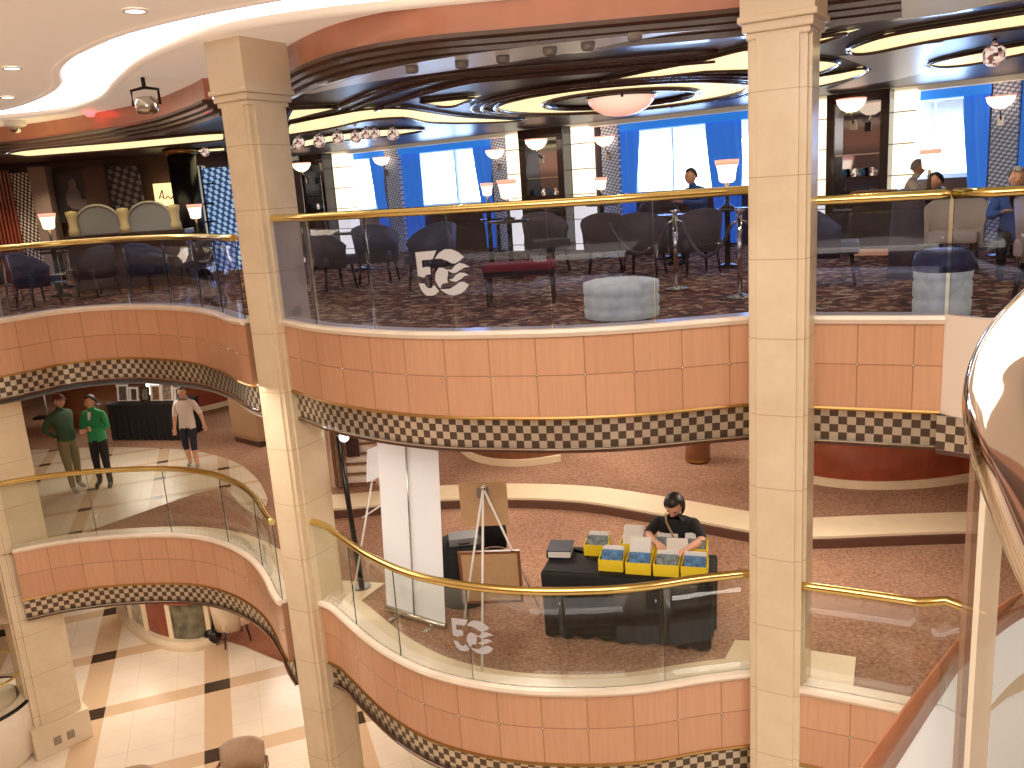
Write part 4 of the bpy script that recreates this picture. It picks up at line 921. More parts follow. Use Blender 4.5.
# rounded podium, brown desk, sign stand
a, b = at(229, 441, ZB), at(257, 448, ZB); c = (a + b) / 2; ang = math.atan2(b.y - a.y, b.x - a.x)
t = thing('podium', 'beige rounded podium standing beside the first tall column', 'podium', (c.x, c.y, ZB), ang); m = MB(); m.box((.1, .3, .62), (1.0, .6, 1.06), bev=.12); m.build('body', mat('beige_laminate', (176, 140, 104), .5), t); MB().box((.1, .3, 1.17), (1.06, .66, .05), bev=.02).build('top', M_brownw, t); MB().box((.1, .3, .05), (.9, .5, .1)).build('plinth', M_dark, t)
a = at(76, 428, ZB); t = thing('reception_desk', 'curved brown desk standing behind the person in the cap', 'desk', a); MB().lathe((.2, .7, 0), [(.72, .0), (.75, .1), (.75, .95), (.7, .95)], 24, PI, 2 * PI, caps=False).build('front', M_brownw, t); MB().lathe((.2, .7, .95), [(.82, 0), (.82, .05), (.3, .05), (.3, 0)], 24, PI, 2 * PI, caps=False).build('top', M_band, t)
for i, (dx, lb) in enumerate(((-.15, 'pale stack of papers on the curved brown desk, outer end'), (.25, 'pale stack of papers on the curved brown desk, inner end'))):
    m = MB(); m.box((0, 0, .11), (.26, .2, .22), rz=.2, bev=.01); o = m.build('paper_stack', M_paper); o.location = a + V(dx + .05, .12, 1.0); tag(o, lb, 'papers')
a = at(48, 418, ZB); t = thing('sign_stand', 'thin pale post on a black foot behind the far marble column', 'stand', a); MB().cyl((0, 0, .02), (0, 0, 1.1), .02).build('post', M_white, t); MB().box((.1, 0, .03), (.8, .25, .05), bev=.01).build('foot', M_black, t)

# ------------------------------------------------------------------ chairs
def tub_chair(lb, p, rz, fab, legm=M_darkw, sc=1.0, group=None, arms=True, h=.84):
    t = thing('tub_chair', lb, 'chair', p, rz, group); t.scale = (sc,) * 3
    m = MB(); m.box((0, -.02, .40), (.52, .50, .13), bev=.035); m.build('seat', fab, t)
    m = MB(); n = 20; r = []
    for i in range(n + 1):
        a = A45(-15) + A45(210) * i / n; tt = abs(i / n - .5) * 2; top = h - (.24 * tt ** 2.2 if arms else .05 * tt)
        cx, cy = math.cos(a), math.sin(a)
        r.append([m.b.verts.new((cx * q * .30, cy * q * .29 + .0, z)) for q, z in ((1.0, .30), (1.06, .55), (1.14, top), (1.0, top + .01), (.88, .55), (.86, .32))])
    m.skin(r, closed=True, smooth=True); m.build('backrest', fab, t)
    for sx in (-1, 1):
        for sy in (-1, 1): m = MB(); m.cyl((sx * .2, sy * .19, .34), (sx * .23, sy * .23, 0), .024, .016, 8); m.build('leg', legm, t)
    return t
def round_table(lb, p, r, h, mt=M_darkw, name='round_table'):
    t = thing(name, lb, 'table', p); MB().lathe((0, 0, h - .04), [(0, 0), (r - .03, 0), (r, .02), (r - .01, .04), (0, .04)], 28).build('tabletop', mt, t)
    MB().cyl((0, 0, .03), (0, 0, h - .03), .04, n=12).build('pedestal', M_blackgloss, t); MB().lathe((0, 0, 0), [(r * .6, 0), (r * .58, .02), (.06, .05), (0, .05)], 24).build('base', M_blackgloss, t); return t
def table_lamp(lb, p, sc=1.0, proto=[None]):
    if proto[0] is None:
        t = thing('table_lamp', lb, 'lamp', p, 0, 'flared glass table lamps'); proto[0] = t; t.scale = (sc,) * 3
        MB().lathe((0, 0, .24), [(.05, 0), (.075, .02), (.085, .1), (.105, .2), (.1, .2), (.08, .1), (.05, .02)], 20, caps=False).build('lamp_shade', M_lampw, t)
        MB().lathe((0, 0, .24), [(.100, .165), (.107, .165), (.113, .215), (.106, .215)], 20, caps=False).build('shade_rim', M_lampp, t)
        MB().lathe((0, 0, 0), [(.07, 0), (.06, .02), (.02, .04), (.018, .24), (0, .25)], 16).build('base', M_darkw, t)
    else: dup(proto[0], p, label=lb, scale=(sc,) * 3)
def fl(x, y): return at(x, y, ZCF) + V(0, 0, .006)
G = 'lounge chairs on the upper deck'
CH = [((40, 306), 2.6, M_fabg, 1.0, 'slate tub chair with blue window sheen, furthest along the upper railing'), ((100, 296), -2.0, M_fab, 1.0, 'taupe tub chair by the dark bar ledge, beside the bar stools'), ((152, 292), 2.8, M_fabg, 1.0, 'slate tub chair under the lit sign, behind the upper railing'), ((198, 286), -1.0, M_fab, 1.0, 'taupe tub chair near the dark round bar column'),
 ((335, 290), 2.2, M_fabg, 1.1, 'slate tub chair just past the first tall column'), ((380, 283), 3.0, M_fabg, 1.1, 'slate tub chair behind the etched upper logo'), ((435, 290), -2.4, M_fabg, 1.1, 'slate tub chair directly behind the etched logo wave'), ((548, 272), .4, M_fab, 1.1, 'taupe tub chair between red bench and pale reflection drum'),
 ((606, 272), 3.0, M_fab, 1.05, 'big taupe tub chair with its back above the pale reflection drum'), ((645, 276), 2.7, M_fab, 1.05, 'big taupe tub chair beside the rope post'), ((697, 274), 3.3, M_fab, 1.05, 'big taupe tub chair between the two rope posts'), ((660, 252), 0, M_fab, 1.1, 'taupe tub chair facing the third window across the table'),
 ((832, 284), 1.2, M_fabg, 1.05, 'dark armchair next to the second tall column'), ((952, 272), -.6, M_fabc, 1.05, 'pale tub chair behind the tall reflection drum')]
for (x, y), rz, fb, sc, lb in CH: tub_chair(lb, fl(x, y), rz, fb, sc=sc, group=G)
p = aty(1024, 262, 6.75); p.z = ZCF + .28; t = tub_chair('cream armchair with black rim at the end of the upper railing', V(4.95, 7.5, ZCF + .006), 2.2, M_fabc, M_blackgloss, 1.25); m = MB(); m.tube([(.34 * math.cos(a_), .33 * math.sin(a_), .845 - .24 * (abs(i_ / 20 - .5) * 2) ** 2.2) for i_, a_ in ((k, A45(-15) + A45(210) * k / 20) for k in range(21))], .03, 8); m.build('rim', M_blackgloss, t)
for (x, y), r, lb in (((66, 288), .35, 'dark round table among the bar chairs'), ((170, 272), .36, 'dark round table under the lit bar sign'), ((360, 270), .45, 'dark round table in the lounge behind the etched logo'), ((672, 258), .5, 'dark round table between big taupe chairs and third window'), ((1012, 256), .5, 'dark round table in the corner behind the chrome handrail'), ((500, 252), .4, 'dark round table before the mid-lounge mirrored cabinet')):
    round_table(lb, fl(x, y), r, .72)
# red bench
p = fl(522, 303); t = thing('bench', 'dark wooden bench with a red seat behind the upper railing', 'bench', p, -.1); MB().box((0, 0, .43), (.85, .42, .09), bev=.03).build('seat', mat('red_velvet', (130, 34, 38), .7), t); MB().box((0, 0, .36), (.82, .40, .06)).build('apron', M_darkw, t)
for sx in (-1, 1):
    for sy in (-1, 1): MB().cyl((sx * .37, sy * .17, .36), (sx * .38, sy * .18, 0), .025, .018, 8).build('leg', M_darkw, t)
# rope stanchions
q1, q2 = fl(676.5, 289.5), fl(740, 298); s0 = None
for q, lb in ((q1, 'chrome rope post with two hooks in front of the big taupe chairs'), (q2, 'chrome rope post beside the second tall column')):
    if s0 is None:
        s0 = thing('rope_post', lb, 'stanchion', q, 0, 'chrome rope posts'); MB().lathe((0, 0, 0), [(.15, 0), (.15, .015), (.05, .035), (.03, .05), (0, .05)], 20).build('base', M_steel, s0); MB().cyl((0, 0, .04), (0, 0, .92), .028, n=12).build('post', M_chrome, s0); MB().lathe((0, 0, .9), [(.03, 0), (.055, .02), (.055, .035), (0, .045)], 16).build('cap', M_chrome, s0)
        for s in (-1, 1): MB().cyl((0, 0, .84), (s * .09, 0, .78), .014, n=8).build('hook', M_chrome, s0)
    else: dup(s0, q, label=lb)
def rope(a, b, sag, lb):
    m = MB(); m.tube([a.lerp(b, i / 16) - V(0, 0, sag * (1 - (2 * i / 16 - 1) ** 2)) for i in range(17)], .018, 8); tag(m.build('barrier_rope', M_fab), lb, 'rope', 'barrier ropes')
rope(q1 + V(.09, 0, .78), q2 + V(-.09, 0, .78), .36, 'sagging barrier rope between the two chrome posts'); rope(fl(612, 286) + V(0, 0, .8), q1 + V(-.09, 0, .78), .36, 'sagging barrier rope running from the chrome post toward the pale reflection drum')
# reflections in the upper glass, built as solid pale drums
t = thing('reflection_drum', 'pale glass reflection built as a low solid drum behind the upper railing', 'drum', fl(622, 316)); MB().lathe((0, 0, 0), [(.37, 0), (.375, .08), (.36, .1), (.375, .12), (.375, .2), (.36, .22), (.375, .24), (.375, .34), (.3, .36), (0, .36)], 32).build('body', M_reflect, t)
t = thing('reflection_drum', 'striped glass reflection built as tall drum with a dark top by the corner railing', 'drum', fl(941, 314)); MB().lathe((0, 0, 0), [(.23, 0), (.235, .12), (.22, .14), (.235, .16), (.235, .28), (.22, .3), (.235, .32), (.235, .38), (0, .38)], 32).build('body', M_reflect, t); MB().lathe((0, 0, .38), [(.24, 0), (.25, .06), (.22, .15), (.15, .18), (0, .18)], 32).build('top', M_fabg, t)
# low cabinet and draped column on the right of the lounge
p = fl(872, 256); t = thing('low_cabinet', 'low dark cabinet with glowing plinth below the large mirrored cabinet', 'cabinet', p, WANG); MB().box((0, .2, .5), (.6, .4, .8), bev=.01).build('body', M_darkw, t); MB().box((0, .2, .92), (.66, .44, .05), bev=.01).build('top', M_brownw, t); MB().box((0, .2, .05), (.55, .36, .1)).build('plinth', mat('glow_plinth', (230, 170, 130), .5, emit=(255, 180, 120), es=.4), t)
p = fl(905, 278); t = thing('draped_pier', 'taupe draped pier standing behind the tall reflection drum', 'pier', p); MB().lathe((0, 0, 0), [(.2, 0), (.19, .3), (.17, .8), (.16, 1.0), (0, 1.0)], 24).build('drape', M_fab, t)
# table lamps on little tables
for x, y, Y, lb, sc in ((487, 190, 15.0, 'flared glass lamp before the second window curtain', 1.0), (507, 190, 13.0, 'wide flared glass lamp before the slim backlit panel', 1.3), (601, 184, 15.5, 'small flared glass lamp before the grey-brown curtain', 1.0), (727, 172, 12.5, 'pink-rimmed flared lamp beside the third window curtain', 1.5), (930, 160, 11.9, 'white flared lamp with dark base by the corner window', 1.25), (48, 222, 15.0, 'flared glass lamp before the bead screen', 1.25), (195, 212, 16.6, 'flared glass lamp before the dark round bar column', 1.25)):
    p = aty(x, y, Y); zt = p.z - .34 * sc; table_lamp(lb, V(p.x, p.y, zt), sc)
    round_table('small dark table under the ' + lb, V(p.x, p.y, ZCF), .3, zt - ZCF, name='lamp_table')
# people in the lounge
def seated(lb, x, y, Y, rz, shirt, hm, sc=1.0):
    p = aty(x, y, Y); zb = p.z - 1.28 * sc
    person('person', lb, V(p.x, p.y, ZCF), rz, {k: v + V(0, 0, (zb - ZCF) / sc if k not in ('anL', 'anR', 'toL', 'toR') else 0) for k, v in sit.items()}, cl(T=shirt, U=shirt, A=shirt, P=M_blk, S=M_blk, B=M_blk), 'short', scale=sc, hairmat=hm, hands=True, seat_pose=True)
seated('person in blue shirt seated before the third window', 696, 168, 13.2, A45(-60), mat('deep_blue_shirt', (40, 84, 150), .8), M_hair)
seated('person with grey hair seated at the corner pier', 1018, 167, 9.5, A45(-30), M_bluec, M_greyh)
seated('person with dark hair seated in front of the corner window', 943, 172, 12.2, A45(-80), M_bluec, M_hair)
seated('person in pale shirt seated beside the white lamp at the corner window', 911, 160, 13.3, A45(60), M_shirt, M_greyh)

# ------------------------------------------------------------------ bar wall at the far side of the upper deck
YB = 19.0
m = MB(); pbox(m, -60, 300, 130, 280, YB + .1, .1); struct(m.build('wall_left', M_wallbrown))
def flat(nm, cat, lb, x0, x1, y0, y1, Y, mt, th=.06):
    m = MB(); pbox(m, x0, x1, y0, y1, Y, th, True); return tag(m.build(nm, mt), lb, cat)
def slats(nm, cat, lb, x0, x1, y0, y1, n, mt):
    t = thing(nm, lb, cat, aty((x0 + x1) / 2, y1, YB - .2)); m = MB(); pbox(m, x0, x1, y0, y1, YB - .1, .08, True); m.build('backing', M_dark, t, True)
    for k in range(n):
        m = MB(); w_ = (x1 - x0) / n; pbox(m, x0 + k * w_ + w_ * .2, x0 + k * w_ + w_ * .8, y0, y1, YB - .2, .06, True); m.build('slat', mt, t, True)
slats('slat_screen', 'screen', 'red-brown wooden slat screen at the far end of the bar wall', -4, 22, 170, 240, 7, M_redw)
M_beads = lattice_mat('bead_curtain', (235, 225, 205), (36, 28, 26), .10, .13)
flat('bead_screen', 'screen', 'dark screen hung with bright crystal beads beside the slat screen', 21, 40, 172, 238, YB - .15, M_beads)
flat('pilaster', 'pillar', 'grey lit pilaster beside the bead screen', 40, 57, 166, 238, YB - .35, mat('grey_stone', (150, 130, 116), .6), .3)
flat('pilaster', 'pillar', 'brown pilaster between dark painting and lattice screen', 93, 115, 166, 238, YB - .3, M_wallbrown, .25)
t = thing('wall_painting', 'dark painting of a pale seated figure on the bar wall', 'painting', aty(76, 215, YB - .1)); m = MB(); pbox(m, 60, 92, 171, 222, YB - .1, .05); m.build('canvas', mat('dark_canvas', (40, 34, 34), .4, noise=3, amt=.6), t, True)
m = MB(); q = aty(72, 184, YB - .12); m.ball(q, .11, (1, .2, 1.2), 12); q = aty(74, 198, YB - .12); m.ball(q, .2, (.9, .12, 1.3), 12); q = aty(82, 205, YB - .12); m.ball(q, .16, (1.3, .12, .8), 12); m.build('figure', mat('pale_figure', (112, 100, 96), .6), t, True)
M_latd = lattice_mat('lattice_dark', (128, 124, 124), (44, 36, 34), .22, .22)
flat('lattice_screen', 'screen', 'dim grey lattice screen between brown pilaster and lit sign', 115, 147, 166, 225, YB - .15, M_latd)
t = thing('light_box', 'glowing cream sign box on the bar wall', 'sign', aty(166, 195, YB - .2)); m = MB(); pbox(m, 156, 176, 183, 206, YB - .22, .31); m.build('lit_panel', mat('cream_sign', (255, 236, 180), .5, emit=(255, 226, 160), es=1.2), t, True)
m = MB()
for a_, b_ in (((159, 199), (162, 190)), ((162, 190), (164, 199)), ((160, 197), (164, 197)), ((165, 199), (168, 196)), ((168, 196), (171, 199)), ((171, 199), (174, 195))):
    m.tube([aty(*a_, YB - .24), aty(*b_, YB - .24)], .012, 6)
m.build('script_strokes', M_redw, t, True)
p = aty(193, 236, YB - 1.5); t = thing('round_column', 'dark glossy round column with a brass ring beside the blue lattice', 'column', (p.x, p.y, ZCF)); MB().cyl((0, 0, 0), (0, 0, 2.42), .27, n=28).build('shaft', M_blackgloss, t); MB().lathe((0, 0, 2.4), [(.28, 0), (.34, .05), (.34, .1), (.28, .13)], 28).build('collar', M_goldtrim, t)
t = thing('ladder_screen', 'white and black panelled strip between round column and blue lattice', 'screen', aty(207, 240, YB - .3)); m = MB(); pbox(m, 203, 214, 165, 262, YB - .35, .3, True); m.build('panel', mat('pale_lit', (226, 222, 210), .5, emit=(226, 220, 205), es=.3), t, True)
for y in (183, 203, 221, 240): m = MB(); pbox(m, 203, 214, y, y + 1.6, YB - .38, .05); m.build('bar', M_blackgloss, t, True)
for x in (209.5,): m = MB(); pbox(m, x + 3, x + 4.5, 165, 262, YB - .38, .05); m.build('bar', M_blackgloss, t, True)
flat('blue_lattice_screen', 'screen', 'blue-lit white lattice screen right behind the first tall column', 213, 262, 166, 262, YB - .3, lattice_mat('lattice_blue', (170, 205, 245), (40, 70, 120), .16, .2, .55))
# dark ledge with arched screens
ya = 15.5
t = thing('bar_ledge', 'long dark bar ledge carrying the arched glass screens', 'bar', aty(120, 240, ya)); m = MB(); a, b = aty(62, 241, ya), aty(186, 233, ya); zt = (a.z + b.z) / 2
m.box(((a.x + b.x) / 2, ya + .2, zt + .03), (b.x - a.x, .5, .09), bev=.01); m.build('top', M_darkw, t, True); m = MB(); m.box(((a.x + b.x) / 2, ya + .25, (zt + ZCF) / 2), (b.x - a.x - .1, .36, zt - ZCF - .03)); m.build('front', M_wallbrown, t, True)
for x0, x1, lb in ((76, 122, 'arched frosted glass screen nearer the painting'), (129, 174, 'arched frosted glass screen below the lit sign')):
    a, b = aty(x0, 228, ya + .2), aty(x1, 228, ya + .2); w_ = b.x - a.x; t = thing('arched_screen', lb, 'screen', ((a.x + b.x) / 2, ya + .2, zt + .08), 0, 'arched glass screens on the bar ledge')
    arc = [(w_ / 2 * math.cos(PI * k / 20), .16 + .34 * math.sin(PI * k / 20)) for k in range(21)]
    m = MB(); m.poly([(x, 0, z) for x, z in [(w_ / 2, 0)] + arc + [(-w_ / 2, 0)]]); m.build('glass', mat('grey_frosted', (132, 136, 136), .35), t); m = MB(); m.tube([(w_ / 2, 0, 0)] + [(x, 0, z) for x, z in arc] + [(-w_ / 2, 0, 0)], .028, 8); m.build('arch_frame', mat('pewter', (170, 166, 156), .35, .6), t)
for x, lb in ((74, 'cream bracket post at the painting end of the arched screens'), (125.5, 'cream bracket post between the two arched screens'), (177, 'cream bracket post at the round column end of the arched screens')):
    a = aty(x, 230, ya + .15); m = MB(); m.lathe((0, 0, 0), [(.09, 0), (.09, .1), (.07, .16), (.08, .3), (.1, .36), (.1, .42), (0, .44)], 14); o = m.build('bracket_post', mat('cream_post', (206, 188, 140), .5)); o.location = (a.x, a.y, zt + .075); tag(o, lb, 'post', 'cream posts on the bar ledge')
# bar stools behind the far railing
for k, ((x, y), lb) in enumerate((((20, 300), 'dark bar stool nearest the end of the upper railing'), ((70, 284), 'dark bar stool under the bead screen'), ((128, 281), 'dark bar stool between the arched screens'), ((168, 280), 'dark bar stool beneath the cream sign'))):
    t = thing('bar_stool', lb, 'stool', fl(x, y), 0, 'dark bar stools'); MB().lathe((0, 0, .72), [(0, 0), (.17, 0), (.19, .03), (.17, .08), (0, .09)], 20).build('seat', M_fabg, t)
    for a_ in (.8, 2.4, 3.9, 5.5): MB().cyl((.13 * math.cos(a_), .13 * math.sin(a_), .72), (.19 * math.cos(a_), .19 * math.sin(a_), 0), .016, n=8).build('leg', M_steel, t)
    MB().tube([(.165 * math.cos(a_ * PI / 12), .165 * math.sin(a_ * PI / 12), .28) for a_ in range(24)], .01, 6, closed=True).build('foot_ring', M_steel, t)

# ------------------------------------------------------------------ ground deck
ln = smooth([tuple(at(x, y, .0)[:2]) for x, y in ((118, 616), (130, 632), (150, 645), (175, 652), (200, 652), (216, 646))], .1)
t = thing('marble_plinth_desk', 'curved ground deck desk with framed panels on a marble plinth', 'desk', (*ln[len(ln) // 2], 0))
m = MB(); m.sweep(ln, [(0, .002), (.02, .1), (0, .2), (-.5, .2), (-.5, .002)]); m.build('plinth', M_marble, t, True)
L = arclen(ln)[-1]; n = 4
for i, mt in enumerate((M_steel, mat('etched_glass', (170, 165, 145), .2, noise=5, amt=.4), M_redw, mat('green_etched', (104, 100, 78), .25, noise=6, amt=.6))):
    seg = cut(off(ln, -.12), L * i / n * .93 + .05, L * (i + 1) / n * .93 - .05); m = MB(); m.sweep(seg, [(0, .2), (.0, .95), (-.04, .95), (-.04, .2)]); m.build('panel', mt, t, True)
for i in range(n + 1):
    q = cut(off(ln, -.12), L * i / n * .93, L * i / n * .93 + .05)[0]; m = MB(); m.box((q[0], q[1], .58), (.09, .09, .76), bev=.01); m.build('post', M_band, t, True)
m = MB(); m.sweep(off(ln, -.05), [(.05, .95), (.05, 1.02), (-.5, 1.02), (-.5, .95)]); m.build('desk_top', M_redw, t, True)
tub_chair('cream armchair with dark legs on the red-brown ground carpet', at(234, 640, 0.012), 2.2, M_fabc, sc=1.05)
round_table('dark round table with glossy top beside the cream ground armchair', at(214, 620, 0.012), .32, .72, mat('navy_gloss', (30, 30, 52), .12), 'round_table')
t = thing('round_vase', 'black spherical vase beside the marble plinth desk', 'vase', at(214, 643, .012)); MB().lathe((0, 0, 0), [(.07, 0), (.14, .06), (.17, .16), (.14, .27), (.06, .33), (.05, .37), (0, .37)], 24).build('body', M_blackgloss, t)
def side_chair(lb, p, rz):
    t = thing('side_chair', lb, 'chair', p, rz, None)
    MB().box((0, 0, .44), (.54, .52, .11), bev=.035).build('seat', M_leather, t); m = MB(); r = []
    for i in range(13):
        x = -.29 + .58 * i / 12; q = abs(x) / .29; cv = .10 * q * q; top = .98 - .05 * q ** 4
        r.append([m.b.verts.new((x * (.86 if z < .6 else 1), .25 + dy - cv, z)) for dy, z in ((.0, .48), (.03, .7), (.08, top - .02), (.11, top), (.14, top - .02), (.09, .7), (.06, .48))])
    m.skin(r, closed=True); m.build('backrest', M_leather, t)
    for s in (-1, 1):
        MB().tube([(s * .30, .24, .70), (s * .34, .05, .70), (s * .34, -.15, .66), (s * .31, -.24, .56), (s * .27, -.24, .42)], .024, 8).build('arm', M_brownw, t)
        for q in (-1, 1): MB().cyl((s * .23, q * .21, .42), (s * .25, q * .24, 0), .024, .017, 8).build('leg', M_brownw, t)
q = at(252, 737, .98); side_chair('tan leather chair with curved wooden arm, at the bottom edge below the checkered band', V(q.x - .1, q.y - .32, 0), .12)
q = at(146, 766, .98); side_chair('tan leather chair of which only the top of its back shows', V(q.x - .1, q.y - .32, 0), .3)
# curved glazed parapet at far bottom corner
q = at(-22, 704, .95); t = thing('curved_counter', 'curved cream parapet with glass screen and brass rail by the far marble column', 'counter', (q.x, q.y, 0))
MB().lathe((0, 0, 0), [(.60, 0), (.70, .12), (.74, .5), (.74, .93), (.70, .95), (.55, .95)], 48, caps=False).build('parapet', M_cop, t); MB().lathe((0, 0, .95), [(.745, -.03), (.75, 0), (.72, .02), (.70, 0)], 48, caps=False).build('dark_edge', M_blackgloss, t)
MB().lathe((0, 0, .96), [(.71, 0), (.71, .62)], 48, caps=False).build('glass_screen', M_glass, t); MB().tube([(.71 * math.cos(a_ * PI / 24), .71 * math.sin(a_ * PI / 24), 1.42) for a_ in range(48)], .02, 8, closed=True).build('brass_rail', M_gold, t)
MB().lathe((0, 0, .5), [(.5, 0), (.5, .5), (0, .5)], 32).build('worktop', M_marble, t)

# ------------------------------------------------------------------ curved stair in front
pts = [((1085, 566), 3.2), ((1020, 594), 3.32), ((968, 632), 3.55), ((945, 658), 3.75), ((920, 690), 3.95), ((890, 730), 4.15), ((862, 770), 4.35), ((835, 815), 4.6), ((815, 860), 4.9)]
P3 = [at(x, y, z) for (x, y), z in pts]
def sm3(P, n=8):
    P = [P[0]] + P + [P[-1]]; out = []
    for i in range(1, len(P) - 2):
        for k in range(n):
            t_ = k / n; p0, p1, p2, p3 = P[i - 1:i + 3]
            out.append(.5 * (2 * p1 + (p2 - p0) * t_ + (2 * p0 - 5 * p1 + 4 * p2 - p3) * t_ * t_ + (-p0 + 3 * p1 - 3 * p2 + p3) * t_ ** 3))
    return out + [P[-2]]
S3 = sm3(P3)
t = thing('stair_drum', 'curved stair side with peach wood band over a white drum by the chrome handrail', 'stair', (S3[30].x, S3[30].y, 0))
def ribbon(nm, mt, h0, h1, o0=0.0, th=.06):
    m = MB(); r = []
    for i, p in enumerate(S3):
        d_ = S3[min(i + 1, len(S3) - 1)] - S3[max(i - 1, 0)]; nn = V(-d_.y, d_.x, 0).normalized(); k = i / (len(S3) - 1)
        za, zb = p.z - (h0 if not callable(h0) else h0(k)), p.z - (h1 if not callable(h1) else h1(k))
        r.append([m.b.verts.new((p + nn * o)[:2] + (z,)) for o, z in ((o0, za), (o0, zb), (o0 - th, zb), (o0 - th, za))])
    m.skin(r, closed=True); return m.build(nm, mt, t, True)
ribbon('wood_band', M_wood_plain, 0.0, lambda k: .30 + .16 * k, 0, .02)
ribbon('white_drum', mat('drum_white', (250, 246, 238), .5, emit=(250, 246, 238), es=.3), lambda k: .30 + .16 * k, 3.2, -.01, .08)  # emission brightens the drum where the lamps leave it grey
# chrome handrail with glass
H = [((1330, 236), 1.7), ((1200, 246), 1.36), ((1116, 266), 1.15), ((1070, 289), 1.06), ((1032, 322), .99), ((1007, 357), .95), ((996, 394), .93), ((999, 431), .91), ((1012, 476), .89), ((1036, 540), .87), ((1066, 606), .85), ((1106, 690), .84), ((1170, 820), .83), ((1240, 980), .84)]
HP = sm3([aty(x, y, d_) for (x, y), d_ in H])
t = thing('stair_handrail', 'big polished chrome handrail curling over a glass stair panel', 'handrail', (HP[40].x, HP[40].y, 6.65))
m = MB(); m.tube(HP, .034, 24); m.build('rail', M_chrome, t, True)
m = MB(); m.tube(sm3([aty(x + 46, y + 10, d_ + .01) for (x, y), d_ in H[4:10]]), .008, 10); m.build('inner_trim', M_gold, t, True)
m = MB(); m.quad([aty(990, 1150, .93), aty(1180, 1150, 1.0), aty(1180, 420, 1.0), aty(990, 420, .93)]); m.build('glass_panel', M_glass, t, True, recalc=False)
for x_, Y_, w_, nm, mt in ((989, .90, .022, 'edge_post', mat('cream_edge', (238, 224, 198), .3, alpha=.66)), (972.5, .92, .012, 'edge_strip', mat('brown_edge', (150, 116, 92), .3, alpha=.5))):
    c0 = aty(x_, 600, Y_); zt_ = aty(x_, 430, Y_).z; m = MB(); m.box((c0.x, Y_ + .006, (zt_ + 5.6) / 2), (w_, .012, zt_ - 5.6)); m.build(nm, mt, t, True)

# ------------------------------------------------------------------ the rest of the atrium, seen only in reflections
def band_mat():
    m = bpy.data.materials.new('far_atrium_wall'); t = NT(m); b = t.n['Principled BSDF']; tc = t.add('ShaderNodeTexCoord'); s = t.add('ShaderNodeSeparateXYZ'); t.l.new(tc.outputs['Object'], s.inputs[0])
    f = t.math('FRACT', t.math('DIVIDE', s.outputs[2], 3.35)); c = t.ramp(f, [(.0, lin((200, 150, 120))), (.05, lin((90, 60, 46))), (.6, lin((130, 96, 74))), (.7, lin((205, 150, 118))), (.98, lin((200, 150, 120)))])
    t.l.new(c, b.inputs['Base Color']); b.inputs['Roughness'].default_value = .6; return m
M_far = band_mat()
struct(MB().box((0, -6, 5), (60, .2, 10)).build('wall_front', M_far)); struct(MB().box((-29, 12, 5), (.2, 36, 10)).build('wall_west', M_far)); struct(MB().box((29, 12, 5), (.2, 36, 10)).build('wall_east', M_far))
struct(MB().box((0, 29, 2.8), (58, .2, 5.5)).build('wall_far', M_wallwarm))
# ------------------------------------------------------------------ light, sky, camera
w = bpy.data.worlds.new('World'); SC.world = w; t = NT(w); bg = t.n['Background']
tc = t.add('ShaderNodeTexCoord'); s = t.add('ShaderNodeSeparateXYZ'); t.l.new(tc.outputs['Generated'], s.inputs[0])
f = t.math('SMOOTH_MAX', t.math('MULTIPLY', s.outputs[1], 1.0), 0.0, .1)
rp = t.ramp(s.outputs[1], [(.45, lin((255, 226, 196))), (.75, lin((206, 226, 255)))])
t.l.new(rp, bg.inputs[0])
st = t.math('MULTIPLY_ADD', t.math('GREATER_THAN', s.outputs[1], .35), 8.5, .5); t.l.new(st, bg.inputs[1])
def area(name, loc, size, power, col=(255, 240, 222), rot=(0, 0, 0), sy=None):
    l = bpy.data.lights.new(name, 'AREA'); l.energy = power; l.color = lin(col)[:3]; l.shape = 'RECTANGLE'; l.size = size; l.size_y = sy or size
    o = bpy.data.objects.new(name, l); COL.objects.link(o); o.location = loc; o.rotation_euler = rot; return o
def spot(name, loc, power, ang=110, col=(255, 240, 222), rad=.05, rot=(0, 0, 0)):
    l = bpy.data.lights.new(name, 'SPOT'); l.energy = power; l.color = lin(col)[:3]; l.spot_size = math.radians(ang); l.spot_blend = .6; l.shadow_soft_size = rad
    o = bpy.data.objects.new(name, l); COL.objects.link(o); o.location = loc; o.rotation_euler = rot; return o
area('atrium_fill', (-1, 2.5, 9.5), 6, 190, (255, 244, 232), sy=4)  # unseen area lamp standing in for atrium skylight and coves
area('atrium_front_fill', (-.5, .5, 9.2), 5, 150, (255, 244, 232), rot=(math.radians(62), 0, 0), sy=1.5)  # unseen lamp added to brighten the fascia fronts
for x, y, p in ((-7, 15.5, 80), (-4.5, 17, 60), (0, 10.5, 120), (3.5, 9.0, 120), (1.5, 13.5, 120), (5.5, 13.5, 80), (-3, 14, 70), (-9, 20, 90), (2.5, 18, 60)):
    area('deck_downlight', (x, y, 5.57), 1.2, p * .52, (255, 240, 222))
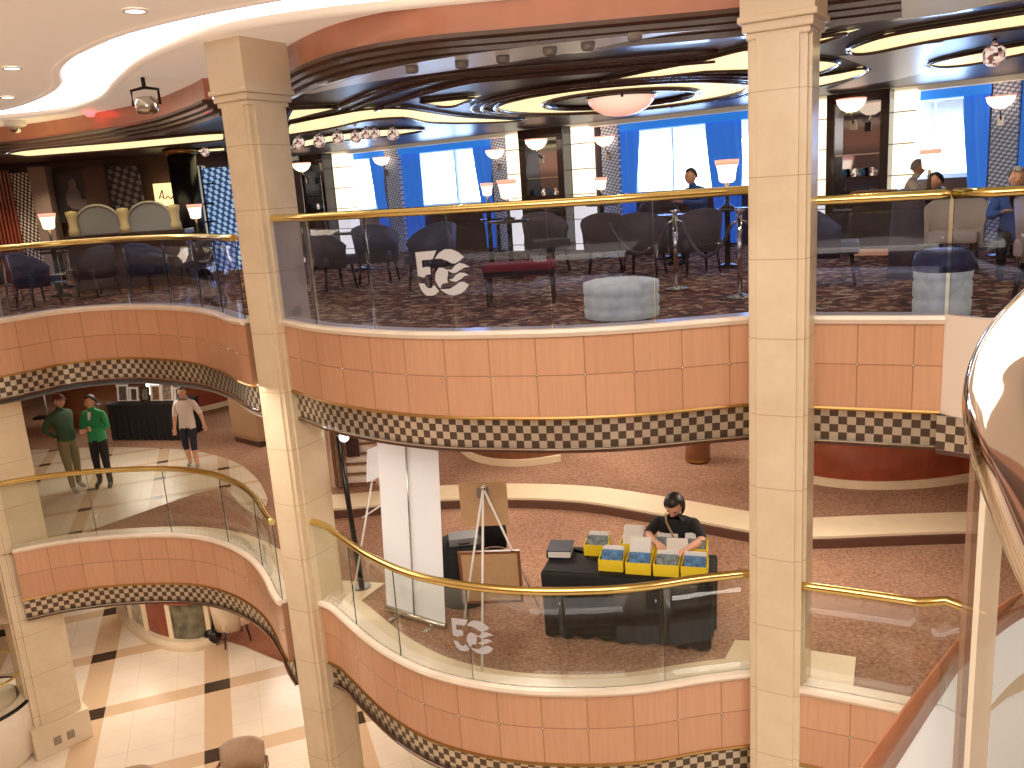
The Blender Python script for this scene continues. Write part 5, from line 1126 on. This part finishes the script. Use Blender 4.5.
for x, y, p in ((-7, 13, 90), (-5, 16.5, 90), (-3, 11.5, 90), (-8, 17, 60)):
    area('ground_downlight', (x, y, 2.22), 1.2, p * .42, (255, 240, 222))
area('ground_light', (-4, 8.5, 6.0), 2.5, 62, (255, 242, 226))
for x, y, p in ((-6, 14.5, 60), (-3, 13, 50), (0, 10, 60), (2.5, 10, 60), (4.5, 9, 60), (0, 14, 50), (4, 12.5, 50), (-8, 17, 80), (-4, 18, 60)):
    spot('lounge_spot', (x, y, 9.1), p * .8, 120, (255, 236, 222))
for x, y, p in ((-.6, 8.7, 26), (1.2, 8.3, 26), (3.3, 7.9, 26), (-11.0, 17.6, 70), (-9.4, 17.8, 70), (-7.6, 17.6, 70)):
    spot('lounge_spot', (x, y, 9.1), p, 120, (255, 228, 200))  # extra spots added to brighten the railing side and bar wall
area('stair_fill', (5.2, 2.2, 9.4), 1.6, 150, (255, 244, 230), rot=(math.radians(-15), math.radians(15), 0))  # unseen lamp added to brighten the white stair side
for x0, x1, nm, mu in wins:
    q = (wpt(x0, -.5) + wpt(x1, -.5)) / 2; w_ = (wpt(x1) - wpt(x0)).length
    o = area('window_daylight', (q.x, q.y, 8.4), w_, 75, (176, 208, 255), sy=1.3)
    o.rotation_euler = Vector((WN.x, WN.y, -.12)).to_track_quat('-Z', 'Y').to_euler()
cam = bpy.data.cameras.new('Camera'); co = bpy.data.objects.new('Camera', cam); COL.objects.link(co)
cam.sensor_fit = 'HORIZONTAL'; cam.sensor_width = 36; cam.lens = F / 1024 * 36; cam.clip_start = .05; cam.clip_end = 200
X = Vector((_r.x, _f.x, -_n.x)); Y = -Vector((_r.y, _f.y, -_n.y)); Z = -Vector((_r.z, _f.z, -_n.z))
co.matrix_world = Matrix.Translation((0, 0, ZC)) @ Matrix((X, Y, Z)).transposed().to_4x4()
SC.camera = co
SC.view_settings.view_transform = 'Standard'; SC.view_settings.look = 'None'; SC.view_settings.exposure = 0.08; SC.view_settings.gamma = 1.05
